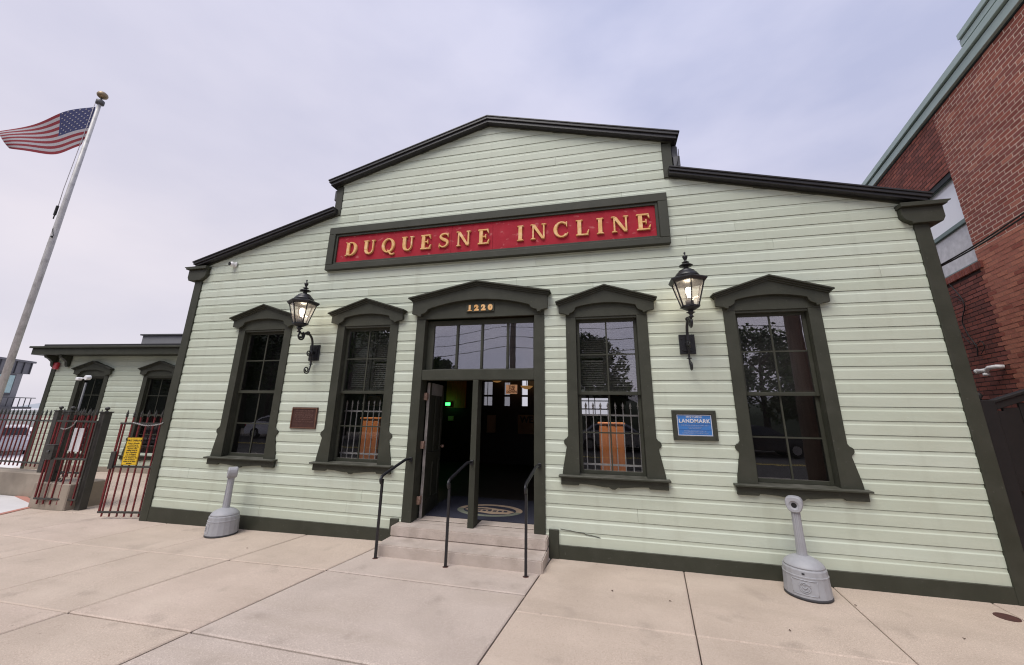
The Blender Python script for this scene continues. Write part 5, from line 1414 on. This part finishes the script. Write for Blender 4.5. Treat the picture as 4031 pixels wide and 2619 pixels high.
for i, (a, b, z0, z1) in enumerate(bricks):
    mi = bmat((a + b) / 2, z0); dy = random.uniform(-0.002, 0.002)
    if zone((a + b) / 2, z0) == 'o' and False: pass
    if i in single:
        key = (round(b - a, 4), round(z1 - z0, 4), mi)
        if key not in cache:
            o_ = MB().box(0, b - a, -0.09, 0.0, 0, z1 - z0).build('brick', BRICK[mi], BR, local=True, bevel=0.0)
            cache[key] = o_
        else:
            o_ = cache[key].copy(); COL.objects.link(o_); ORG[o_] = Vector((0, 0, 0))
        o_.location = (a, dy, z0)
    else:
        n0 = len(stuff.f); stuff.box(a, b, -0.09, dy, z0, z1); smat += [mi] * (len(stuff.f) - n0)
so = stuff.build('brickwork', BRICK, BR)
so['kind'] = 'stuff'
for p, m_ in zip(so.data.polygons, smat): p.material_index = m_
# rowlock sill
s = WS0 - 0.09
while s < WS1 + 0.05:
    MB().box(s, s + 0.0577, -0.09, 0.030, 4.072, 4.182).build('sill_brick', BRICK[random.choice((0, 3, 1))], BR, bevel=0.003); s += 0.067
# window
wf = MB()
wf.box(WS0, WS0 + 0.03, -0.11, -0.05, WZ0, WZ1); wf.box(WS1 - 0.05, WS1, -0.11, -0.05, WZ0, WZ1)
wf.box(WS0 + .031, WS1 - .051, -0.11, -0.05, WZ1 - 0.06, WZ1); wf.box(WS0 + .031, WS1 - .051, -0.11, -0.04, WZ0, WZ0 + 0.05)
wf.box(WS0 + .031, WS1 - .051, -0.105, -0.045, 4.90, 4.97)
wn = wf.build('window', M['greenframe'], BR, bevel=0.003)
MB().box(WS0 + .031, WS1 - .051, -0.09, -0.087, 4.971, WZ1 - .061).build('upper_pane', M['sky_glare'], wn)
MB().box(WS0 + .031, WS1 - .051, -0.088, -0.085, WZ0 + .051, 4.899).build('lower_pane', M['curtain'], wn)
MB().box(WS1 - 0.40, WS1 - .051, -0.0845, -0.0835, WZ0 + .051, 4.899).build('curtain_edge', M['bindark'], wn)
MB().box(WS0, WS1, -0.045, -0.015, WZ1 - 0.075, WZ1 + 0.004).build('head_flashing', M['copedark'], wn)
# body behind
MB().box(SMIN, SMAX, -8.0, -0.13, 0, 7.0).build('core', BRICK[2], BR)
# coping: dark shadow gap, lower fascia, upper fascia, taller parapet towards the street
MB().box(SMIN, SMAX + .2, -0.2, 0.015, 6.862, 6.885).build('coping_gap', M['copedark'], BR)
MB().box(SMIN, SMAX + .2, -0.2, 0.060, 6.887, 7.03).build('lower_fascia', M['copperg'], BR, bevel=0.004)
MB().box(SMIN, SMAX + .2, -0.2, 0.050, 7.032, 7.05).build('coping_gap', M['copedark'], BR)
MB().box(SMIN, SMAX + .2, -0.4, 0.095, 7.052, 7.17).build('upper_fascia', M['copperg'], BR, bevel=0.006)
MB().box(SMIN, -1.08, -0.4, 0.075, 7.172, 7.19).build('coping_gap', M['copedark'], BR)
MB().box(SMIN, -1.08, -0.4, 0.085, 7.192, 7.29).build('parapet_fascia', M['copperg'], BR, bevel=0.004)
MB().box(SMIN, -1.08, -0.4, 0.080, 7.292, 7.305).build('coping_gap', M['copedark'], BR)
MB().box(SMIN, -1.10, -0.4, 0.110, 7.307, 7.40).build('parapet_coping', M['copperg'], BR, bevel=0.006)
ORG[BR] = Vector((7.57, 1.40, 0))
def bl(s, n, z): return bw @ Vector((s, n, z))
# PVC pipe fitting on the brick
pv = thing('pipe_fitting', 'white plastic pipe fitting sticking out of the brick wall above the black gate', 'pipe', tuple(bl(0.42, 0.05, 2.55)))
q = MB(); q.tube([bl(0.20, 0.0, 2.585), bl(0.22, 0.07, 2.59), bl(0.33, 0.10, 2.585), bl(0.40, 0.10, 2.55), bl(0.42, 0.10, 2.49)], 0.030, 12); q.build('elbow', M['white'], pv)
q = MB(); q.tube([bl(0.38, 0.10, 2.555), bl(0.58, 0.12, 2.555)], 0.030, 12); q.build('tee', M['white'], pv)
q = MB(); q.tube([bl(0.545, 0.117, 2.555), bl(0.585, 0.121, 2.555)], 0.036, 12); q.tube([bl(0.42, 0.10, 2.51), bl(0.42, 0.10, 2.475)], 0.038, 12); q.build('collar', M['white'], pv)
q = MB(); q.tube([bl(0.585, 0.122, 2.555), bl(0.590, 0.1225, 2.555)], 0.024, 10); q.build('opening', M['black'], pv)
# thin dead vine / cable on the brick
vn = thing('loose_cable', 'thin dark cable straggling down the brick wall below its window', 'cable', tuple(bl(0.9, 0, 4.3)))
q = MB(); q.tube(bez([bl(1.0, 0.02, 4.30), bl(0.80, 0.02, 4.02), bl(0.66, 0.02, 3.80), bl(0.62, 0.02, 3.62), bl(0.78, 0.02, 3.40), bl(0.74, 0.02, 3.18), bl(0.62, 0.02, 2.95), bl(0.66, 0.02, 2.80)]), 0.008, 5); q.build('strand', M['cable'], vn)
q = MB(); q.tube(bez([bl(1.05, 0.02, 3.95), bl(0.88, 0.02, 3.86), bl(0.74, 0.02, 3.80), bl(0.64, 0.03, 3.70)]), 0.005, 5); q.tube(bez([bl(0.95, 0.02, 3.55), bl(0.9, 0.02, 3.25), bl(0.76, 0.02, 3.05), bl(0.6, 0.02, 2.98), bl(0.48, 0.03, 3.02), bl(0.42, 0.03, 2.92), bl(0.55, 0.03, 2.82)]), 0.005, 5); q.build('strand', M['cable'], vn)
# service wires from the building corner across to the street
sw_ = thing('service_wires', 'two black wires running from the green building corner across the brick wall', 'wires', (6.12, 0.15, 3.71))
q = MB(); q.box(6.0, 6.10, 0.12, 0.18, 3.66, 3.75); q.build('bracket', M['white'], sw_)
e_ = Vector((5.9, -1.2, 3.74))
for k, dz in enumerate((0.0, 0.035)):
    a = Vector((6.12, 0.15, 3.71 + dz * .5)); d = Vector((6.20, -0.86, 3.88)) - a
    MB().tube([a + d * t_ + Vector((0, 0, -0.02 * math.sin(math.pi * min(t_, 1)) + dz * min(1, t_))) for t_ in (0, 0.2, 0.4, 0.6, 0.8, 1.0, 2.0, 4.0, 8.0)], 0.009, 6).build('wire', M['cable'], sw_)

# ------------------------------------------------------------------ black side gate and strip of raw wood
t = MB().box(5.996, 6.03, 0.02, 0.11, 0.02, 1.985).build('wood_strip', M['rawwood'], bevel=0.003); tag(t, 'narrow raw pine strip between the green building corner and the black gate', 'wood strip')
gt = thing('side_gate', 'black boarded gate in the gap between the green building and the brick building', 'gate', (6.2, 0.2, 0.03))
MB().box(6.04, 6.25, 0.12, 0.28, 0.0, 2.05).build('gate_post', M['blackpaint'], gt, bevel=0.006)
q = MB(); q.lathe([(0.03, 2.05), (0.02, 2.07), (0.04, 2.10), (0.02, 2.14)], 10, (6.17, 0.2)); q.build('post_cap', M['blackpaint'], gt)
zt_ = lambda x: 2.05 + (x - 6.27) * 0.36
def slope(x0, x1, d0, d1, y0, y1, nm): MB().prismY([(x0, zt_(x0) + d0), (x1, zt_(x1) + d0), (x1, zt_(x1) + d1), (x0, zt_(x0) + d1)], y0, y1).build(nm, M['blackpaint'], gt, bevel=0.003)
slope(6.27, 7.15, -0.03, 0.0, 0.15, 0.25, 'top_cap'); slope(6.27, 7.15, -0.11, -0.031, 0.165, 0.235, 'top_rail')
MB().box(6.27, 6.35, 0.165, 0.235, 1.12, 1.93).build('gate_stile', M['blackpaint'], gt)
MB().box(7.16, 7.26, 0.14, 0.26, 0.0, 2.34).build('gate_post', M['blackpaint'], gt, bevel=0.006)
MB().box(6.27, 7.15, 0.165, 0.235, 0.12, 0.18).build('lower_rail', M['blackpaint'], gt)
for i in range(6): MB().box(6.30 + i * 0.16, 6.32 + i * 0.16, 0.19, 0.21, 0.18, 1.08).build('lower_bar', M['blackpaint'], gt)
MB().box(6.27, 7.15, 0.16, 0.24, 1.08, 1.118).build('bottom_rail', M['blackpaint'], gt)
for i in range(5):
    a = 6.355 + i * 0.158
    MB().prismY([(a, 1.12), (a + 0.150, 1.12), (a + 0.150, zt_(a) - 0.112), (a, zt_(a) - 0.112)], 0.185, 0.215).build('board', M['blackpaint'], gt, bevel=0.003)
for z in (0.55, 1.0, 1.42, 1.78):
    q = MB(); q.tube([(6.075, 0.12, z), (6.075, 0.112, z)], 0.009, 8); q.build('bolt', M['chrome'], gt)

# ------------------------------------------------------------------ small things on the pavement
vc = thing('valve_cover', 'round rusty valve cover in the pavement at the right edge', 'cover', (5.48, -0.375, 0.03))
q = MB(); q.lathe([(0.088, 0.028), (0.088, 0.033), (0.080, 0.0345), (0.079, 0.032)], 24, (5.48, -0.375)); q.build('rim', M['rust'], vc)
q = MB(); q.lathe([(0.077, 0.029), (0.077, 0.0335)], 24, (5.48, -0.375)); q.build('lid', M['rust'], vc)
for (x, y, r_, lab) in ((1.86, -0.82, 0.2, 'tiny dark leaf on the pavement just right of the entrance steps'), (2.42, -0.90, 1.1, 'tiny brown leaf beside the joint in front of the window right of the entrance'),
                   (4.20, -0.50, 0.6, 'tiny dark leaf at the foot of the right cigarette receptacle'), (3.35, -1.20, 0.1, 'tiny dark leaf on the pavement before the right receptacle, near the bottom edge'),
                   (-2.9, -0.75, 1.4, 'tiny dark leaf on the pavement left of the entrance'), (4.75, -0.95, 1.9, 'tiny dark leaf right of the diagonal joint at the lower right')):
    zz = gz(x) + 0.003
    vs = []
    for i in range(8):
        a = 2 * math.pi * i / 8; rr = 0.013 * (1.0 if i % 2 else 0.6)
        vs.append((x + rr * math.cos(a + r_), y + 0.6 * rr * math.sin(a + r_), zz + 0.006 * (i % 3)))
    vs.append((x, y, zz + 0.004))
    q = MB().add(vs, [(i, (i + 1) % 8, 8) for i in range(8)])
    tag(q.build('dead_leaf', M['leafdry']), lab, 'leaf', 'dead leaves on the pavement')

# ------------------------------------------------------------------ beyond the fence at the far left
def frame(P0, d):
    d = Vector(d).normalized(); n = Vector((-d.y, d.x)); return lambda e, b, z: (P0[0] + d.x * e + n.x * b, P0[1] + d.y * e + n.y * b, z)
mf = frame((-34.2, 11.6), (1.3, -2.07))
def mbox(q, e0, e1, b0, b1, z0, z1):
    v = [mf(a, b, z) for z in (z0, z1) for a, b in ((e0, b0), (e1, b0), (e1, b1), (e0, b1))]
    return q.add(v, [(0, 3, 2, 1), (4, 5, 6, 7), (0, 1, 5, 4), (1, 2, 6, 5), (2, 3, 7, 6), (3, 0, 4, 7)])
MH = thing('modern_house', 'grey modern house with dark metal roof band and balcony behind the flagpole', 'building', (-34.2, 11.6, 0))
sgn = -1
mbox(MB(), 0, 12, -9, 0, 3.70, 4.40).build('roof_band', M['panelgrey'], MH)
mbox(MB(), -0.1, 12, -9.1, 0.08, 4.402, 4.52).build('roof_edge', M['panelgrey'], MH)
for i in range(16):
    mbox(MB(), 0.1 + i * 0.55, 0.15 + i * 0.55, 0.001, 0.05, 3.70, 4.40).build('seam', M['seam'], MH)
mbox(MB(), 0.42, 11.5, -8.5, -0.06, -2.5, 3.698).build('wall', M['stucco'], MH)
wq = mbox(MB(), 0.95, 2.4, -0.055, 0.0, 2.35, 3.62).build('window_frame', M['seam'], MH)
mbox(MB(), 1.04, 2.3, 0.001, 0.015, 2.5, 3.54).build('pane', M['cyan'], wq)
mbox(MB(), -0.55, 11, -0.055, 0.25, 1.55, 1.68).build('balcony_slab', M['seam'], MH)
q = MB(); mbox(q, -0.72, 11, 0.18, 0.22, 2.20, 2.25); q.build('balcony_rail', M['seam'], MH)
for i in range(12): mbox(MB(), -0.40 + i * 0.42, -0.36 + i * 0.42, 0.185, 0.215, 1.682, 2.198).build('baluster', M['seam'], MH)

def car(name, label, body, loc, rot, pickup=False, group=None):
    t = thing(name, label, 'car' if not pickup else 'pickup truck', loc, rot, group)
    hw = 0.90
    def loft(prof, w0, w1, nm, mat, par, bev=0.05):
        # profile in XZ, width narrows with height
        zs = [z for x, z in prof]; za, zb = min(zs), max(zs)
        n = len(prof)
        v = []
        for sy in (-1, 1):
            for x, z in prof:
                w_ = w0 + (w1 - w0) * (z - za) / (zb - za)
                v.append((x, sy * w_, z))
        f = [list(range(n)), list(range(2 * n - 1, n - 1, -1))] + [(i, i + n, (i + 1) % n + n, (i + 1) % n) for i in range(n)]
        return MB().add(v, f).build(nm, mat, par, bevel=bev, seg=2, local=True)
    if pickup:
        body_p = [(-2.6, 0.35), (2.55, 0.35), (2.7, 0.55), (2.68, 0.95), (1.35, 1.12), (0.8, 1.15), (-2.6, 1.15), (-2.68, 0.8)]
        cab_p = [(-0.75, 1.12), (1.35, 1.12), (0.75, 1.72), (0.3, 1.80), (-0.55, 1.80), (-0.72, 1.6)]
    else:
        body_p = [(-2.25, 0.30), (2.2, 0.30), (2.35, 0.55), (2.25, 0.80), (1.2, 0.98), (-1.7, 1.02), (-2.25, 0.95), (-2.35, 0.6)]
        cab_p = [(-1.75, 1.0), (1.2, 0.96), (0.55, 1.38), (0.0, 1.48), (-0.8, 1.46), (-1.3, 1.32)]
    loft(body_p, hw, hw - 0.04, 'body', body, t)
    loft(cab_p, hw - 0.06, hw - 0.26, 'cabin', body, t)
    zs = [z for x, z in cab_p]; za, zb = min(zs), max(zs)
    cx_ = sum(x for x, z in cab_p) / len(cab_p); cz_ = (za + zb) / 2
    gp = [(cx_ + (x - cx_) * 0.82, cz_ + (z - cz_) * 0.66) for x, z in cab_p]
    for sy in (-1, 1):
        v = [(x, sy * (hw - 0.06 - 0.20 * (z - za) / (zb - za) + 0.006), z) for x, z in gp]
        MB().add(v, [list(range(len(gp)))]).build('window', M['carglass'], t, local=True)
    for (xa, za_), (xb, zb_), nm in ((cab_p[1], cab_p[2], 'windscreen'), (cab_p[-1], cab_p[0], 'rear_window')):
        d = Vector((xb - xa, zb_ - za_)); nn = Vector((d.y, -d.x)).normalized() * 0.012
        if nm == 'rear_window': pass
        p = [(xa + d.x * .12 + nn.x, za_ + d.y * .12 + nn.y), (xa + d.x * .88 + nn.x, za_ + d.y * .88 + nn.y)]
        v = []
        for x, z in p:
            w_ = (hw - 0.06 - 0.20 * (z - za) / (zb - za)) * 0.88
            v += [(x, -w_, z), (x, w_, z)]
        MB().add(v, [(0, 1, 3, 2)]).build(nm, M['carglass'], t, local=True)
    for x in (-1.45, 1.45) if not pickup else (-1.65, 1.75):
        for sy in (-1, 1):
            q = MB(); q.tube([(x, sy * 0.70, 0.34), (x, sy * 0.92, 0.34)], 0.34, 18); wh = q.build('wheel', M['tyre'], t, bevel=0.02, local=True)
            q = MB(); q.tube([(x, sy * 0.921, 0.34), (x, sy * 0.935, 0.34)], 0.21, 14); q.build('rim', M['chrome'], wh, local=True)
    xf = body_p[2][0]
    for sy in (-1, 1):
        MB().box(xf - 0.10, xf - 0.02, sy * 0.68 - 0.14, sy * 0.68 + 0.14, 0.62, 0.76).build('headlight', M['white'], t, bevel=0.02, local=True)
        MB().box(body_p[-1][0] - 0.005, body_p[-1][0] + 0.06, sy * 0.72 - 0.1, sy * 0.72 + 0.1, 0.72, 0.86).build('tail_light', M['alarm'], t, bevel=0.01, local=True)
    return t
car('parked_pickup', 'white pickup truck parked beyond the iron fence at the left edge', M['carwhite'], (-36.3, 12.6, -1.30), R(-24), True)
car('parked_car', 'white car parked beyond the fence beside the annex corner', M['carwhite'], (-39.2, 15.0, -1.38), R(-40))

hl = MB()
n = 60
v = []; f = []
for i in range(n + 1):
    x = -420 + 330 * i / n
    y = 190 + 60 * math.sin(i * 0.11)
    h = 4.0 + 2.2 * math.sin(i * 0.37) + 1.3 * math.sin(i * 0.9 + 1)
    v += [(x, y, -1), (x, y + 25, h), (x, y + 60, -1)]
for i in range(n):
    f += [(i * 3, i * 3 + 3, i * 3 + 4, i * 3 + 1), (i * 3 + 1, i * 3 + 4, i * 3 + 5, i * 3 + 2)]
struct(hl.add(v, f, True).build('far_hills', M['farhill']))

# ------------------------------------------------------------------ across the street (seen only in the window reflections)
hv = MB(); v = []; f = []
n = 50
for i in range(n + 1):
    x = -60 + 120 * i / n
    h = 3.4 + 0.7 * math.sin(i * 0.6) + 0.5 * math.sin(i * 1.7 + 2) + 8.5 * min(1.0, max(0.0, (-20.0 - x) / 2.0))  # left end of the hill raised to darken reflections in the left windows
    v += [(x, -24 - random.random(), -0.1), (x, -27 + random.random(), h * 0.6), (x, -32, h), (x, -42, 0.2)]
for i in range(n):
    for r_ in range(3): f.append((i * 4 + r_, (i + 1) * 4 + r_, (i + 1) * 4 + r_ + 1, i * 4 + r_ + 1))
struct(hv.add(v, f, True).build('hillside', M['hill']))
def make_tree(loc, h, r_, label, seed):
    rnd = random.Random(seed)
    t = thing('street_tree', label, 'tree', loc, 0, 'trees across the street')
    q = MB(); q.tube([(0, 0, -0.2), (0.05, 0.02, h * 0.25), (0.0, 0.05, h * 0.55), (0.1, 0, h * 0.8)], [0.20, 0.16, 0.11, 0.04], 8)
    for i in range(9):
        a = i * 2.4; z = h * (0.3 + 0.05 * i)
        l = r_ * (0.75 - 0.04 * i)
        q.tube([(0.03, 0.03, z), (l * 0.5 * math.cos(a), l * 0.5 * math.sin(a), z + 0.10 * h), (l * math.cos(a), l * math.sin(a), z + 0.16 * h)], [0.07, 0.045, 0.015], 6)
    q.build('trunk', M['bark'], t, local=True)
    lf = MB(); mats = []
    blobs = []
    for i in range(66):
        a = rnd.uniform(0, 6.283); zz = rnd.uniform(0.28, 0.97)
        rad = r_ * math.sqrt(max(0.02, 1 - ((zz - 0.52) / 0.5) ** 2)) * rnd.uniform(0.45, 0.95)
        blobs.append((rad * math.cos(a), rad * math.sin(a), zz * h, rnd.uniform(0.18, 0.34) * r_))
    for bx, by, bz, br in blobs:
        m_ = rnd.random()
        for k in range(150):
            d = Vector((rnd.gauss(0, 1), rnd.gauss(0, 1), rnd.gauss(0, 0.8))).normalized() * br * rnd.uniform(0.6, 1.08)
            p = Vector((bx, by, bz)) + d
            s_ = rnd.uniform(0.08, 0.17)
            a1 = Vector((rnd.uniform(-1, 1), rnd.uniform(-1, 1), rnd.uniform(-.6, .6))).normalized(); b1 = a1.orthogonal().normalized()
            lf.add([p - a1 * s_, p + b1 * s_ * .55, p + a1 * s_, p - b1 * s_ * .55], [(0, 1, 2, 3)]); mats.append(0 if m_ < 0.55 else 1)
    co_ = lf.build('crown', [M['leaf1'], M['leaf2']], t, local=True)
    for p_, m_ in zip(co_.data.polygons, mats): p_.material_index = m_
for (x, y, h, r_, lab, sd_) in ((0.7, -20.5, 6.9, 2.5, 'leafy street tree reflected in the window right of the entrance', 1), (11.0, -20.5, 6.7, 3.0, 'broad leafy tree reflected in the rightmost window', 2),
                                (-16.8, -20, 10.5, 3.9, 'tall tree reflected in the window left of the entrance', 3), (-24.0, -20, 11.5, 5.0, 'tallest tree reflected in the leftmost window', 4),
                                (-10.0, -20.5, 5.4, 1.6, 'small tree reflected low in the entrance transom', 5), (-33, -21, 11, 5, 'large tree at the far end of the row across the street', 6)):
    make_tree((x, y, 0), h, r_, lab, sd_)
for (x, y, h, lab) in ((-4.0, -19.0, 11.0, 'wooden utility pole reflected in the entrance transom'), (7.5, -7.3, 11.0, 'thick wooden utility pole at the near kerb, reflected in the rightmost window')):
    t = thing('utility_pole', lab, 'utility pole', (x, y, 0), 0, 'utility poles across the street')
    q = MB(); q.tube([(x, y, -0.2), (x, y, h)], [0.24, 0.17], 12); q.build('shaft', M['pole_wood'], t)
    for z in (h - 0.6, h - 1.6): MB().box(x - 1.2, x + 1.2, y - 0.06, y + 0.06, z - 0.06, z + 0.06).build('crossarm', M['pole_wood'], t)
    q = MB()
    for k in range(5): q.lathe([(0.03, h - 0.54), (0.05, h - 0.5), (0.03, h - 0.42)], 8, (x - 1.0 + 0.5 * k, y))
    q.build('insulators', M['greymetal'], t)
t = thing('overhead_wires', 'black overhead wires between the two utility poles across the street', 'wires', (0, -18.7, 9))
for k, z in enumerate((10.45, 9.45, 7.6, 6.9, 6.2)):
    pts = []
    for i in range(25):
        u = i / 24; x = -40 + 85 * u
        sag = 0.7 * (1 - (2 * ((x + 4) % 14.6) / 14.6 - 1) ** 2)
        pts.append((x, -18.9 + 0.05 * k, z - sag + 0.02 * x))
    MB().tube(pts, 0.016 if k < 3 else 0.022, 5).build('wire', M['cable'], t)
car('street_car', 'dark car parked across the street, reflected in the rightmost window', M['cardark'], (9.2, -17.2, -0.12), 0.0, group='cars parked across the street')
car('street_car', 'silver car parked across the street right of the dark car', M['carsilver'], (14.6, -17.2, -0.12), 0.0, group='cars parked across the street')
car('street_car', 'silver car parked across the street, reflected in the window right of the entrance', M['carsilver'], (2.4, -17.2, -0.12), 0.0, group='cars parked across the street')
car('street_car', 'white car parked across the street, reflected in the leftmost window', M['carwhite'], (-19.5, -17.2, -0.12), 0.0, group='cars parked across the street')
